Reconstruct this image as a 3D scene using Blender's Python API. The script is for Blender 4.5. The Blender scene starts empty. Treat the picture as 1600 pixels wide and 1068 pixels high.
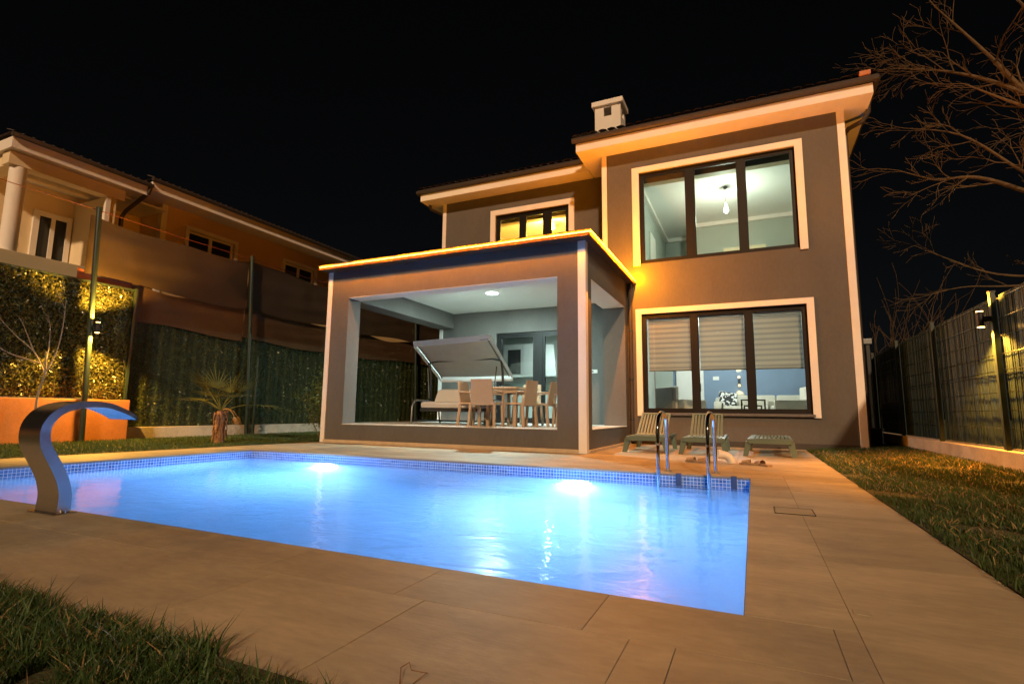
import bpy, bmesh, math, random
import numpy as np
from mathutils import Vector, Matrix
random.seed(7); RNG = np.random.default_rng(11)
R = math.radians
S = bpy.context.scene
COL = S.collection

# ------------------------------------------------------------------ camera
YAW, PITCH, ROLL, FPX = 0.4294, 0.1321, 0.0112, 818.73
fw = Vector((-math.sin(YAW)*math.cos(PITCH), math.cos(YAW)*math.cos(PITCH), math.sin(PITCH)))
r0 = Vector((math.cos(YAW), math.sin(YAW), 0)); u0 = r0.cross(fw)
rr = r0*math.cos(ROLL)+u0*math.sin(ROLL); uu = -r0*math.sin(ROLL)+u0*math.cos(ROLL)
cam = bpy.data.cameras.new('camera'); camo = bpy.data.objects.new('camera', cam); COL.objects.link(camo)
m3 = Matrix((rr, uu, -fw)).transposed()
camo.matrix_world = Matrix.Translation((0, 0, 0.645)) @ m3.to_4x4()
cam.sensor_width = 36; cam.lens = 36*FPX/1600; cam.clip_start = 0.02; cam.clip_end = 600
S.camera = camo

# ------------------------------------------------------------------ night sky
SUN_DIR = Vector((-0.30, 0.84, -0.46)).normalized()      # the way the sodium street glow travels
W = bpy.data.worlds.new('World'); S.world = W; W.use_nodes = True
nt = W.node_tree; nt.nodes.clear()
sky = nt.nodes.new('ShaderNodeTexSky'); sky.sky_type = 'NISHITA'; sky.sun_disc = False
sky.sun_elevation = math.asin(-SUN_DIR.z); sky.sun_rotation = math.atan2(-SUN_DIR.x, -SUN_DIR.y)
hsv = nt.nodes.new('ShaderNodeHueSaturation'); hsv.inputs['Saturation'].default_value = 0.35
bg = nt.nodes.new('ShaderNodeBackground'); bg.inputs[1].default_value = 0.0006
wo = nt.nodes.new('ShaderNodeOutputWorld')
nt.links.new(sky.outputs[0], hsv.inputs['Color']); nt.links.new(hsv.outputs[0], bg.inputs[0]); nt.links.new(bg.outputs[0], wo.inputs[0])

# ------------------------------------------------------------------ street glow (the one sun lamp)
sl = bpy.data.lights.new('street_glow', 'SUN'); sl.energy = 2.6; sl.angle = R(2.5); sl.color = (1.0, 0.64, 0.35)
slo = bpy.data.objects.new('street_glow', sl); COL.objects.link(slo)
slo.rotation_euler = SUN_DIR.to_track_quat('-Z', 'Y').to_euler(); slo.location = (5, -12, 9)

S.view_settings.view_transform = 'Standard'; S.view_settings.look = 'None'
S.view_settings.exposure = 0.0; S.view_settings.gamma = 1.0; S.view_settings.use_curve_mapping = False
S.render.engine = 'CYCLES'
cy = S.cycles
cy.use_denoising = True; cy.max_bounces = 9; cy.diffuse_bounces = 4; cy.glossy_bounces = 4
cy.transmission_bounces = 6; cy.transparent_max_bounces = 12; cy.volume_bounces = 1
cy.sample_clamp_indirect = 6.0; cy.blur_glossy = 0.6; cy.use_light_tree = True
cy.caustics_reflective = False; cy.caustics_refractive = True

# ------------------------------------------------------------------ materials
def nodes(name):
    m = bpy.data.materials.new(name); m.use_nodes = True
    t = m.node_tree; b = t.nodes['Principled BSDF']
    return m, t, b
def mat(name, col, rough=0.6, metal=0.0, var=0.12, vscale=2.0, bump=0.0, bscale=40.0, rand=0.0, spec=0.5, stretch=(1, 1, 1), trans=0.0, fine=0.0):
    m, t, b = nodes(name); N, L = t.nodes, t.links
    geo = N.new('ShaderNodeNewGeometry'); mp = N.new('ShaderNodeMapping'); mp.inputs['Scale'].default_value = stretch
    L.new(geo.outputs['Position'], mp.inputs[0])
    nz = N.new('ShaderNodeTexNoise'); nz.inputs['Scale'].default_value = vscale; nz.inputs['Detail'].default_value = 7; nz.inputs['Roughness'].default_value = 0.65
    L.new(mp.outputs[0], nz.inputs['Vector'])
    mr = N.new('ShaderNodeMapRange'); mr.inputs[1].default_value = 0.3; mr.inputs[2].default_value = 0.7
    mr.inputs[3].default_value = 1-var; mr.inputs[4].default_value = 1+var
    L.new(nz.outputs['Fac'], mr.inputs[0])
    fac = mr.outputs[0]
    if fine:
        n3 = N.new('ShaderNodeTexNoise'); n3.inputs['Scale'].default_value = vscale*14; n3.inputs['Detail'].default_value = 4
        L.new(mp.outputs[0], n3.inputs['Vector'])
        m3_ = N.new('ShaderNodeMapRange'); m3_.inputs[1].default_value = 0.3; m3_.inputs[2].default_value = 0.7; m3_.inputs[3].default_value = 1-fine; m3_.inputs[4].default_value = 1+fine
        L.new(n3.outputs['Fac'], m3_.inputs[0])
        mu = N.new('ShaderNodeMath'); mu.operation = 'MULTIPLY'; L.new(fac, mu.inputs[0]); L.new(m3_.outputs[0], mu.inputs[1]); fac = mu.outputs[0]
    if rand:
        oi = N.new('ShaderNodeObjectInfo'); mr2 = N.new('ShaderNodeMapRange'); mr2.inputs[3].default_value = 1-rand; mr2.inputs[4].default_value = 1+rand
        L.new(oi.outputs['Random'], mr2.inputs[0])
        mu = N.new('ShaderNodeMath'); mu.operation = 'MULTIPLY'; L.new(fac, mu.inputs[0]); L.new(mr2.outputs[0], mu.inputs[1]); fac = mu.outputs[0]
    vm = N.new('ShaderNodeVectorMath'); vm.operation = 'SCALE'; vm.inputs[0].default_value = col[:3]
    L.new(fac, vm.inputs['Scale']); L.new(vm.outputs[0], b.inputs['Base Color'])
    b.inputs['Roughness'].default_value = rough; b.inputs['Metallic'].default_value = metal
    b.inputs['Specular IOR Level'].default_value = spec
    if bump:
        n2 = N.new('ShaderNodeTexNoise'); n2.inputs['Scale'].default_value = bscale; n2.inputs['Detail'].default_value = 5
        L.new(mp.outputs[0], n2.inputs['Vector'])
        bp = N.new('ShaderNodeBump'); bp.inputs['Strength'].default_value = bump; bp.inputs['Distance'].default_value = 0.01
        L.new(n2.outputs['Fac'], bp.inputs['Height']); L.new(bp.outputs[0], b.inputs['Normal'])
    if trans:
        b.inputs['Transmission Weight'].default_value = 0
        tr = N.new('ShaderNodeBsdfTranslucent'); L.new(vm.outputs[0], tr.inputs[0]); mx = N.new('ShaderNodeMixShader'); mx.inputs[0].default_value = trans
        L.new(b.outputs[0], mx.inputs[1]); L.new(tr.outputs[0], mx.inputs[2]); L.new(mx.outputs[0], N['Material Output'].inputs[0])
    return m
def emis(name, col, s):
    m, t, b = nodes(name)
    b.inputs['Base Color'].default_value = (0.8, 0.8, 0.8, 1); b.inputs['Emission Color'].default_value = (*col, 1); b.inputs['Emission Strength'].default_value = s
    return m
def glassmat(name, tint=(1, 1, 1), refl=1.0):
    m, t, b = nodes(name); N, L = t.nodes, t.links; N.remove(b)
    tr = N.new('ShaderNodeBsdfTransparent'); tr.inputs[0].default_value = (*tint, 1)
    gl = N.new('ShaderNodeBsdfGlossy'); gl.inputs['Roughness'].default_value = 0.02
    fr = N.new('ShaderNodeFresnel'); fr.inputs[0].default_value = 1.5
    mu = N.new('ShaderNodeMath'); mu.operation = 'MULTIPLY'; mu.inputs[1].default_value = refl; L.new(fr.outputs[0], mu.inputs[0])
    mx = N.new('ShaderNodeMixShader'); L.new(mu.outputs[0], mx.inputs[0]); L.new(tr.outputs[0], mx.inputs[1]); L.new(gl.outputs[0], mx.inputs[2])
    L.new(mx.outputs[0], N['Material Output'].inputs[0])
    return m
def mosaicmat(name, c1, c2, grout, size, gw=0.08):
    """small square mosaic: colour per tile from white noise, pale recessed joints"""
    m, t, b = nodes(name); N, L = t.nodes, t.links
    geo = N.new('ShaderNodeNewGeometry')
    dv = N.new('ShaderNodeVectorMath'); dv.operation = 'SCALE'; dv.inputs['Scale'].default_value = 1/size
    L.new(geo.outputs['Position'], dv.inputs[0])
    off = N.new('ShaderNodeVectorMath'); off.operation = 'ADD'; off.inputs[1].default_value = (0.013, 0.021, 0.017); L.new(dv.outputs[0], off.inputs[0])
    fl = N.new('ShaderNodeVectorMath'); fl.operation = 'FLOOR'; L.new(off.outputs[0], fl.inputs[0])
    wn = N.new('ShaderNodeTexWhiteNoise'); L.new(fl.outputs[0], wn.inputs['Vector'])
    mix = N.new('ShaderNodeMixRGB'); mix.inputs[1].default_value = (*c1, 1); mix.inputs[2].default_value = (*c2, 1); L.new(wn.outputs['Value'], mix.inputs[0])
    frc = N.new('ShaderNodeVectorMath'); frc.operation = 'FRACTION'; L.new(off.outputs[0], frc.inputs[0])
    sep = N.new('ShaderNodeSeparateXYZ'); L.new(frc.outputs[0], sep.inputs[0])
    nsep = N.new('ShaderNodeSeparateXYZ'); L.new(geo.outputs['Normal'], nsep.inputs[0])
    outs = []
    for k in 'XYZ':
        lt = N.new('ShaderNodeMath'); lt.operation = 'LESS_THAN'; lt.inputs[1].default_value = gw; L.new(sep.outputs[k], lt.inputs[0])
        ab = N.new('ShaderNodeMath'); ab.operation = 'ABSOLUTE'; L.new(nsep.outputs[k], ab.inputs[0])
        l2 = N.new('ShaderNodeMath'); l2.operation = 'LESS_THAN'; l2.inputs[1].default_value = 0.5; L.new(ab.outputs[0], l2.inputs[0])
        mm = N.new('ShaderNodeMath'); mm.operation = 'MULTIPLY'; L.new(lt.outputs[0], mm.inputs[0]); L.new(l2.outputs[0], mm.inputs[1]); outs.append(mm)
    a = N.new('ShaderNodeMath'); a.operation = 'MAXIMUM'; L.new(outs[0].outputs[0], a.inputs[0]); L.new(outs[1].outputs[0], a.inputs[1])
    a2 = N.new('ShaderNodeMath'); a2.operation = 'MAXIMUM'; L.new(a.outputs[0], a2.inputs[0]); L.new(outs[2].outputs[0], a2.inputs[1])
    mg = N.new('ShaderNodeMixRGB'); mg.inputs[2].default_value = (*grout, 1); L.new(a2.outputs[0], mg.inputs[0]); L.new(mix.outputs[0], mg.inputs[1])
    L.new(mg.outputs[0], b.inputs['Base Color']); b.inputs['Roughness'].default_value = 0.25
    bp = N.new('ShaderNodeBump'); bp.invert = True; bp.inputs['Strength'].default_value = 0.5; bp.inputs['Distance'].default_value = 0.003
    L.new(a2.outputs[0], bp.inputs['Height']); L.new(bp.outputs[0], b.inputs['Normal'])
    return m

M = {}
M['plaster'] = mat('plaster_grey', (0.112, 0.105, 0.099), 0.85, var=0.10, vscale=1.5, bump=0.3, bscale=150, fine=0.06, stretch=(1, 1, 0.45))
M['white'] = mat('white_render', (0.84, 0.80, 0.76), 0.7, var=0.05, vscale=2.5, bump=0.1, bscale=120)
M['ceil'] = mat('ceiling_paint', (0.8, 0.8, 0.78), 0.85, var=0.02)
M['frame'] = mat('anthracite_frame', (0.012, 0.0115, 0.012), 0.45, var=0.05, spec=0.2)
M['sill'] = mat('dark_stone_sill', (0.11, 0.105, 0.11), 0.5, var=0.2, vscale=12)
M['plinth'] = mat('dark_plinth', (0.05, 0.045, 0.042), 0.8, var=0.2, vscale=5)
M['glass'] = glassmat('window_glass', (0.93, 0.96, 0.95))
M['tile'] = mat('deck_stone', (0.35, 0.295, 0.205), 0.62, var=0.26, vscale=1.9, bump=0.16, bscale=55, rand=0.14, stretch=(0.55, 1.6, 1), fine=0.07)
def weather(m):
    t = m.node_tree; N, L = t.nodes, t.links; b = N['Principled BSDF']; src = b.inputs['Base Color'].links[0].from_socket
    geo = N.new('ShaderNodeNewGeometry')
    a = N.new('ShaderNodeTexNoise'); a.inputs['Scale'].default_value = 0.9; a.inputs['Detail'].default_value = 8; a.inputs['Roughness'].default_value = 0.7; L.new(geo.outputs['Position'], a.inputs['Vector'])
    r = N.new('ShaderNodeValToRGB'); r.color_ramp.elements[0].position = 0.50; r.color_ramp.elements[1].position = 0.68; L.new(a.outputs['Fac'], r.inputs[0])
    f = N.new('ShaderNodeMath'); f.operation = 'MULTIPLY'; f.inputs[1].default_value = 0.7; L.new(r.outputs[0], f.inputs[0])
    m1 = N.new('ShaderNodeMixRGB'); m1.inputs[2].default_value = (0.16, 0.14, 0.125, 1); L.new(f.outputs[0], m1.inputs[0]); L.new(src, m1.inputs[1])
    c = N.new('ShaderNodeTexNoise'); c.inputs['Scale'].default_value = 6.5; c.inputs['Detail'].default_value = 9; c.inputs['Roughness'].default_value = 0.8; L.new(geo.outputs['Position'], c.inputs['Vector'])
    r2 = N.new('ShaderNodeValToRGB'); r2.color_ramp.elements[0].position = 0.66; r2.color_ramp.elements[1].position = 0.74; L.new(c.outputs['Fac'], r2.inputs[0])
    f2 = N.new('ShaderNodeMath'); f2.operation = 'MULTIPLY'; f2.inputs[1].default_value = 0.5; L.new(r2.outputs[0], f2.inputs[0])
    m2 = N.new('ShaderNodeMixRGB'); m2.inputs[2].default_value = (0.5, 0.45, 0.36, 1); L.new(f2.outputs[0], m2.inputs[0]); L.new(m1.outputs[0], m2.inputs[1])
    L.new(m2.outputs[0], b.inputs['Base Color'])
weather(M['tile'])
M['grout'] = mat('deck_bed', (0.22, 0.185, 0.13), 0.9, var=0.2)
M['porchfloor'] = mat('porch_floor_stone', (0.55, 0.54, 0.51), 0.4, var=0.08, vscale=4)
M['stonetrim'] = mat('stone_skirting', (0.52, 0.42, 0.29), 0.7, var=0.15, vscale=6)
M['band'] = mosaicmat('waterline_mosaic', (0.04, 0.12, 0.36), (0.10, 0.26, 0.58), (0.62, 0.72, 0.82), 0.036, 0.14)
M['basin'] = mosaicmat('basin_mosaic', (0.60, 0.80, 0.93), (0.68, 0.85, 0.96), (0.75, 0.86, 0.93), 0.036, 0.1)
M['steel'] = mat('brushed_steel', (0.66, 0.64, 0.62), 0.27, 1.0, var=0.06, vscale=3, bump=0.04, bscale=30, stretch=(1, 1, 14))
M['chrome'] = mat('polished_steel', (0.72, 0.72, 0.73), 0.08, 1.0, var=0.02)
M['lounger'] = mat('green_plastic', (0.10, 0.15, 0.125), 0.45, var=0.08, vscale=6)
M['rattan'] = mat('rattan_plastic', (0.40, 0.31, 0.22), 0.55, var=0.12, vscale=60, bump=0.4, bscale=150)
M['darkmetal'] = mat('dark_metal', (0.045, 0.05, 0.055), 0.35, 0.3, var=0.1)
M['greymetal'] = mat('grey_tube', (0.22, 0.24, 0.25), 0.35, 0.6, var=0.1)
M['canvas'] = mat('canopy_fabric', (0.42, 0.40, 0.35), 0.9, var=0.06, vscale=5)
M['canvaswhite'] = mat('canopy_piping', (0.78, 0.79, 0.78), 0.8, var=0.04)
M['cushion'] = mat('grey_cushion', (0.55, 0.55, 0.53), 0.9, var=0.06)
M['roof'] = mat('dark_roof_tile', (0.085, 0.062, 0.052), 0.7, var=0.3, vscale=3, rand=0.25)
M['gutter'] = mat('brown_gutter', (0.06, 0.05, 0.047), 0.4, var=0.1)
M['glowfascia'] = mat('orange_glow_paint', (0.42, 0.12, 0.012), 0.6, var=0.05)  # orange glow of the LED strip put into the porch fascia colour
M['brick'] = mat('clay_cap', (0.5, 0.2, 0.1), 0.8, var=0.15)
M['lawn'] = mat('soil_turf', (0.055, 0.06, 0.022), 0.95, var=0.4, vscale=6, bump=0.6, bscale=60, fine=0.3)
M['blade'] = mat('grass_blade', (0.05, 0.088, 0.02), 0.6, var=0.5, vscale=9, trans=0.25)
M['bladenear'] = mat('grass_blade_near', (0.05, 0.10, 0.028), 0.5, var=0.6, vscale=14, trans=0.3)
M['drygrass'] = mat('dry_straw', (0.28, 0.19, 0.08), 0.8, var=0.3, vscale=20)
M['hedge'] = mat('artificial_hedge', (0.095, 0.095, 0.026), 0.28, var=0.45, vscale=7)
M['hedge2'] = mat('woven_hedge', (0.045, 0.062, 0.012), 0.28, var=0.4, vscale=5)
M['hedgeback'] = mat('hedge_backing', (0.02, 0.03, 0.012), 0.8, var=0.3, vscale=9)
M['cloth'] = mat('shade_cloth', (0.034, 0.017, 0.004), 0.85, var=0.18, vscale=1.6, bump=0.15, bscale=200)
M['cloth2'] = mat('shade_cloth_lower', (0.06, 0.028, 0.006), 0.85, var=0.18, vscale=1.6, bump=0.15, bscale=200)
M['clothred'] = mat('shade_cloth_red', (0.30, 0.08, 0.03), 0.85, var=0.15)
M['post'] = mat('green_post', (0.02, 0.035, 0.026), 0.4, var=0.15)
M['wire'] = mat('red_wire', (0.12, 0.022, 0.012), 0.7)
M['concrete'] = mat('concrete', (0.44, 0.38, 0.31), 0.9, var=0.22, vscale=2.5, bump=0.3, bscale=50, fine=0.1)
M['concrete2'] = mat('orange_concrete', (0.52, 0.20, 0.06), 0.85, var=0.18, vscale=2.0, bump=0.25, bscale=50, fine=0.08)  # orange base colour for the taller left wall
M['lamella'] = mat('green_lamella', (0.028, 0.052, 0.055), 0.26, var=0.15, vscale=3, rand=0.15)
M['zinc'] = mat('fence_wire', (0.45, 0.5, 0.5), 0.2, 1.0, var=0.1)
M['bark'] = mat('bare_bark', (0.13, 0.085, 0.042), 0.9, var=0.35, vscale=12, bump=0.4, bscale=60)
M['darkbark'] = mat('dark_bark', (0.07, 0.045, 0.025), 0.9, var=0.4, vscale=3)
M['palebark'] = mat('pale_bark', (0.22, 0.19, 0.15), 0.8, var=0.25, vscale=14)
M['palmtrunk'] = mat('palm_trunk', (0.22, 0.12, 0.07), 0.95, var=0.4, vscale=25, bump=0.7, bscale=60)
M['palmleaf'] = mat('palm_leaf', (0.13, 0.14, 0.035), 0.5, var=0.35, vscale=9, trans=0.2)
M['palmdry'] = mat('dry_palm_leaf', (0.42, 0.24, 0.07), 0.7, var=0.3, vscale=9)
M['leaf'] = mat('shrub_leaf', (0.11, 0.15, 0.035), 0.45, var=0.4, vscale=12, trans=0.2)
M['ncream'] = mat('cream_render', (0.80, 0.68, 0.46), 0.85, var=0.06, vscale=1.0, bump=0.15, bscale=120)
M['nbrown'] = mat('tan_render', (0.62, 0.44, 0.21), 0.85, var=0.06, vscale=1.0)
M['upvc'] = mat('white_upvc', (0.8, 0.78, 0.74), 0.4, var=0.03)
M['darkpane'] = mat('dark_glass', (0.02, 0.024, 0.026), 0.08, var=0.02)
M['roomgrey'] = mat('room_grey_paint', (0.42, 0.46, 0.42), 0.9, var=0.02)
M['roomblue'] = mat('room_blue_paint', (0.20, 0.27, 0.38), 0.9, var=0.02)
M['roomcream'] = mat('room_cream_paint', (0.72, 0.62, 0.42), 0.9, var=0.02)
M['roomfloor'] = mat('room_floor', (0.32, 0.27, 0.22), 0.4, var=0.1)
M['sofa'] = mat('cream_upholstery', (0.60, 0.56, 0.47), 0.95, var=0.05, vscale=8)
M['sofadark'] = mat('grey_upholstery', (0.20, 0.19, 0.18), 0.95, var=0.06, vscale=8)
M['wood'] = mat('dark_wood', (0.06, 0.038, 0.026), 0.4, var=0.3, vscale=10)
M['palewood'] = mat('pale_wood', (0.62, 0.52, 0.34), 0.6, var=0.08)
M['kitchen'] = mat('white_cabinet', (0.74, 0.76, 0.74), 0.35, var=0.02)
M['blindA'] = mat('blind_fabric', (0.76, 0.72, 0.64), 0.95, var=0.04, trans=0.5)
M['blindB'] = mat('blind_sheer', (0.55, 0.54, 0.52), 0.95, var=0.04, trans=0.65)
M['pvc'] = mat('white_pvc', (0.76, 0.7, 0.64), 0.4, var=0.06)
M['slipper'] = mat('brown_slipper', (0.30, 0.2, 0.12), 0.8, var=0.35, vscale=30)
M['black'] = mat('black_plastic', (0.012, 0.012, 0.013), 0.5)
M['bluestep'] = mat('blue_step', (0.03, 0.06, 0.14), 0.5)
M['led'] = emis('led_strip', (1.0, 0.42, 0.06), 5.0)
M['spot'] = emis('porch_lamp_lens', (0.85, 1.0, 0.97), 24)
M['bulb'] = emis('pendant_bulb', (0.93, 1.0, 0.86), 40)
M['warmglow'] = emis('warm_lamp_lens', (1.0, 0.5, 0.10), 26)
M['sconceglow'] = emis('sconce_lens', (1.0, 0.55, 0.12), 3)
M['poollens'] = emis('pool_lamp_lens', (0.66, 0.84, 1.0), 110)
def pillowmat():
    m, t, b = nodes('patterned_pillow'); N, L = t.nodes, t.links
    g = N.new('ShaderNodeNewGeometry'); v = N.new('ShaderNodeTexNoise'); v.inputs['Scale'].default_value = 14; L.new(g.outputs['Position'], v.inputs['Vector'])
    cr = N.new('ShaderNodeValToRGB'); cr.color_ramp.elements[0].position = 0.49; cr.color_ramp.elements[1].position = 0.53
    cr.color_ramp.elements[0].color = (0.03, 0.03, 0.03, 1); cr.color_ramp.elements[1].color = (0.75, 0.73, 0.7, 1)
    L.new(v.outputs['Fac'], cr.inputs[0]); L.new(cr.outputs[0], b.inputs['Base Color']); b.inputs['Roughness'].default_value = 0.9
    return m
M['pillow'] = pillowmat()
def watermat():
    m, t, b = nodes('pool_water'); N, L = t.nodes, t.links; N.remove(b)
    g = N.new('ShaderNodeBsdfGlass'); g.inputs['IOR'].default_value = 1.33; g.inputs['Roughness'].default_value = 0.0
    gr = N.new('ShaderNodeBsdfGlass'); gr.inputs['IOR'].default_value = 1.33; gr.inputs['Roughness'].default_value = 0.24; gr.inputs['Color'].default_value = (0.96, 0.985, 1, 1)
    g.inputs['Color'].default_value = (0.96, 0.985, 1, 1)
    geo = N.new('ShaderNodeNewGeometry'); mp = N.new('ShaderNodeMapping'); mp.inputs['Scale'].default_value = (1.0, 1.6, 1.0); L.new(geo.outputs['Position'], mp.inputs[0])
    n1 = N.new('ShaderNodeTexNoise'); n1.inputs['Scale'].default_value = 3.2; n1.inputs['Detail'].default_value = 3; n1.inputs['Distortion'].default_value = 0.8; L.new(mp.outputs[0], n1.inputs['Vector'])
    n2 = N.new('ShaderNodeTexNoise'); n2.inputs['Scale'].default_value = 13; n2.inputs['Detail'].default_value = 2; L.new(mp.outputs[0], n2.inputs['Vector'])
    b1 = N.new('ShaderNodeBump'); b1.inputs['Strength'].default_value = 0.5; b1.inputs['Distance'].default_value = 0.016; L.new(n1.outputs['Fac'], b1.inputs['Height'])
    b2 = N.new('ShaderNodeBump'); b2.inputs['Strength'].default_value = 0.35; b2.inputs['Distance'].default_value = 0.003; L.new(n2.outputs['Fac'], b2.inputs['Height']); L.new(b1.outputs[0], b2.inputs['Normal'])
    L.new(b2.outputs[0], g.inputs['Normal']); L.new(b2.outputs[0], gr.inputs['Normal'])
    gm = N.new('ShaderNodeMixShader'); gm.inputs[0].default_value = 0.36; L.new(g.outputs[0], gm.inputs[1]); L.new(gr.outputs[0], gm.inputs[2])
    vs = N.new('ShaderNodeVolumePrincipled'); vs.inputs['Color'].default_value = (0.42, 0.70, 1, 1); vs.inputs['Density'].default_value = WATER_DENSITY; vs.inputs['Anisotropy'].default_value = 0.35
    L.new(gm.outputs[0], N['Material Output'].inputs['Surface'])
    if WATER_DENSITY > 0: L.new(vs.outputs[0], N['Material Output'].inputs['Volume'])
    return m
WATER_DENSITY = 0.45
M['water'] = watermat()

# ------------------------------------------------------------------ mesh helpers
def wloc(o):
    v = Vector((0, 0, 0))
    while o: v += o.location; o = o.parent
    return v
class G:
    def __init__(s): s.v = []; s.f = []
    def add(s, v, f):
        n = len(s.v); s.v += [tuple(p) for p in v]; s.f += [tuple(i+n for i in q) for q in f]; return s
    def box(s, x0, x1, y0, y1, z0, z1, bev=0.0):
        if bev <= 0:
            return s.add([(x0, y0, z0), (x1, y0, z0), (x1, y1, z0), (x0, y1, z0), (x0, y0, z1), (x1, y0, z1), (x1, y1, z1), (x0, y1, z1)],
                         [(0, 3, 2, 1), (4, 5, 6, 7), (0, 1, 5, 4), (1, 2, 6, 5), (2, 3, 7, 6), (3, 0, 4, 7)])
        bm = bmesh.new(); bmesh.ops.create_cube(bm, size=1)
        for q in bm.verts: q.co = Vector(((x0+x1)/2+q.co.x*(x1-x0), (y0+y1)/2+q.co.y*(y1-y0), (z0+z1)/2+q.co.z*(z1-z0)))
        bmesh.ops.bevel(bm, geom=bm.edges[:], offset=bev, segments=2, profile=0.6, affect='EDGES', clamp_overlap=True)
        bm.verts.index_update(); s.add([q.co for q in bm.verts], [[q.index for q in f.verts] for f in bm.faces]); bm.free(); return s
    def tube(s, pts, r, n=8, cap=True, closed=False):
        pts = [Vector(p) for p in pts]; k = len(pts); rad = r if isinstance(r, (list, tuple)) else [r]*k
        vs = []; up = None
        for i, p in enumerate(pts):
            if closed: t = pts[(i+1) % k]-pts[i-1]
            else: t = pts[min(i+1, k-1)]-pts[max(i-1, 0)]
            t.normalize()
            if up is None:
                up = Vector((0, 0, 1)) if abs(t.z) < 0.9 else Vector((1, 0, 0))
            a = t.cross(up)
            if a.length < 1e-4: a = t.cross(Vector((1, 0.3, 0)))
            a.normalize(); b = a.cross(t); up = b
            for j in range(n):
                th = 2*math.pi*j/n; vs.append(p+(a*math.cos(th)+b*math.sin(th))*rad[i])
        fs = []
        for i in range(k if closed else k-1):
            i2 = (i+1) % k
            for j in range(n):
                fs.append((i*n+j, i2*n+j, i2*n+(j+1) % n, i*n+(j+1) % n)[::-1])
        if cap and not closed: fs += [tuple(range(n)), tuple(range((k-1)*n, k*n))[::-1]]
        return s.add(vs, fs)
    def cyl(s, x, y, z0, z1, r, n=16, r2=None):
        return s.tube([(x, y, z0), (x, y, z1)], [r, r if r2 is None else r2], n)
    def quad(s, a, b, c, d): return s.add([a, b, c, d], [(0, 1, 2, 3)])
    def poly(s, pts): return s.add(pts, [tuple(range(len(pts)))])
    def prism(s, pts, d):
        """polygon pts extruded by vector d"""
        n = len(pts); d = Vector(d); a = [Vector(p) for p in pts]
        return s.add(a+[p+d for p in a], [tuple(range(n))[::-1], tuple(range(n, 2*n))]+[(i, (i+1) % n, n+(i+1) % n, n+i) for i in range(n)])
    def wall(s, axis, a0, a1, z0, z1, t0, t1, holes=()):
        """slab with rectangular holes; axis 'x': spans x, thickness y; axis 'y': spans y, thickness x"""
        xs = sorted({a0, a1, *[h[0] for h in holes], *[h[1] for h in holes]}); xs = [x for x in xs if a0 <= x <= a1]
        zs = sorted({z0, z1, *[h[2] for h in holes], *[h[3] for h in holes]}); zs = [z for z in zs if z0 <= z <= z1]
        def solid(i, j):
            if i < 0 or j < 0 or i >= len(xs)-1 or j >= len(zs)-1: return False
            cx, cz = (xs[i]+xs[i+1])/2, (zs[j]+zs[j+1])/2
            return not any(h[0] < cx < h[1] and h[2] < cz < h[3] for h in holes)
        P = (lambda a, t, z: (a, t, z)) if axis == 'x' else (lambda a, t, z: (t, a, z))
        for i in range(len(xs)-1):
            for j in range(len(zs)-1):
                if not solid(i, j): continue
                A, B, Z0, Z1 = xs[i], xs[i+1], zs[j], zs[j+1]
                q = [[P(A, t0, Z0), P(B, t0, Z0), P(B, t0, Z1), P(A, t0, Z1)], [P(B, t1, Z0), P(A, t1, Z0), P(A, t1, Z1), P(B, t1, Z1)]]
                if not solid(i-1, j): q.append([P(A, t1, Z0), P(A, t0, Z0), P(A, t0, Z1), P(A, t1, Z1)])
                if not solid(i+1, j): q.append([P(B, t0, Z0), P(B, t1, Z0), P(B, t1, Z1), P(B, t0, Z1)])
                if not solid(i, j-1): q.append([P(A, t1, Z0), P(B, t1, Z0), P(B, t0, Z0), P(A, t0, Z0)])
                if not solid(i, j+1): q.append([P(A, t0, Z1), P(B, t0, Z1), P(B, t1, Z1), P(A, t1, Z1)])
                for f in q: s.quad(*f)
        return s
def tag(o, label=None, cat=None, group=None, kind=None):
    if label: o['label'] = label
    if cat: o['category'] = cat
    if group: o['group'] = group
    if kind: o['kind'] = kind
    return o
def link(o, parent=None):
    COL.objects.link(o)
    if parent: o.parent = parent
    return o
def empty(name, loc=(0, 0, 0)):
    o = bpy.data.objects.new(name, None); o.location = loc; o.empty_display_size = 0.1; return link(o)
def mk(name, g, m, parent=None, smooth=False, fix=True):
    """g in world coordinates (or in the root's own frame while the root is at the origin)"""
    off = wloc(parent) if parent else None
    vs = np.array(g.v, float)
    if parent is None:
        c = Vector(((vs[:, 0].min()+vs[:, 0].max())/2, (vs[:, 1].min()+vs[:, 1].max())/2, vs[:, 2].min())); loc = c; off = c
    else: loc = Vector((0, 0, 0))
    me = bpy.data.meshes.new(name); me.from_pydata([tuple(p) for p in (vs-np.array(off))], [], g.f); me.materials.append(M[m] if isinstance(m, str) else m)
    if fix:
        bm = bmesh.new(); bm.from_mesh(me); bmesh.ops.remove_doubles(bm, verts=bm.verts, dist=1e-5); bmesh.ops.recalc_face_normals(bm, faces=bm.faces); bm.to_mesh(me); bm.free()
    if smooth:
        me.shade_smooth() if smooth is True else None
        if smooth == 'auto':
            me.shade_smooth(); me.set_sharp_from_angle(angle=R(40))
    o = bpy.data.objects.new(name, me); o.location = loc
    return link(o, parent)
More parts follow.
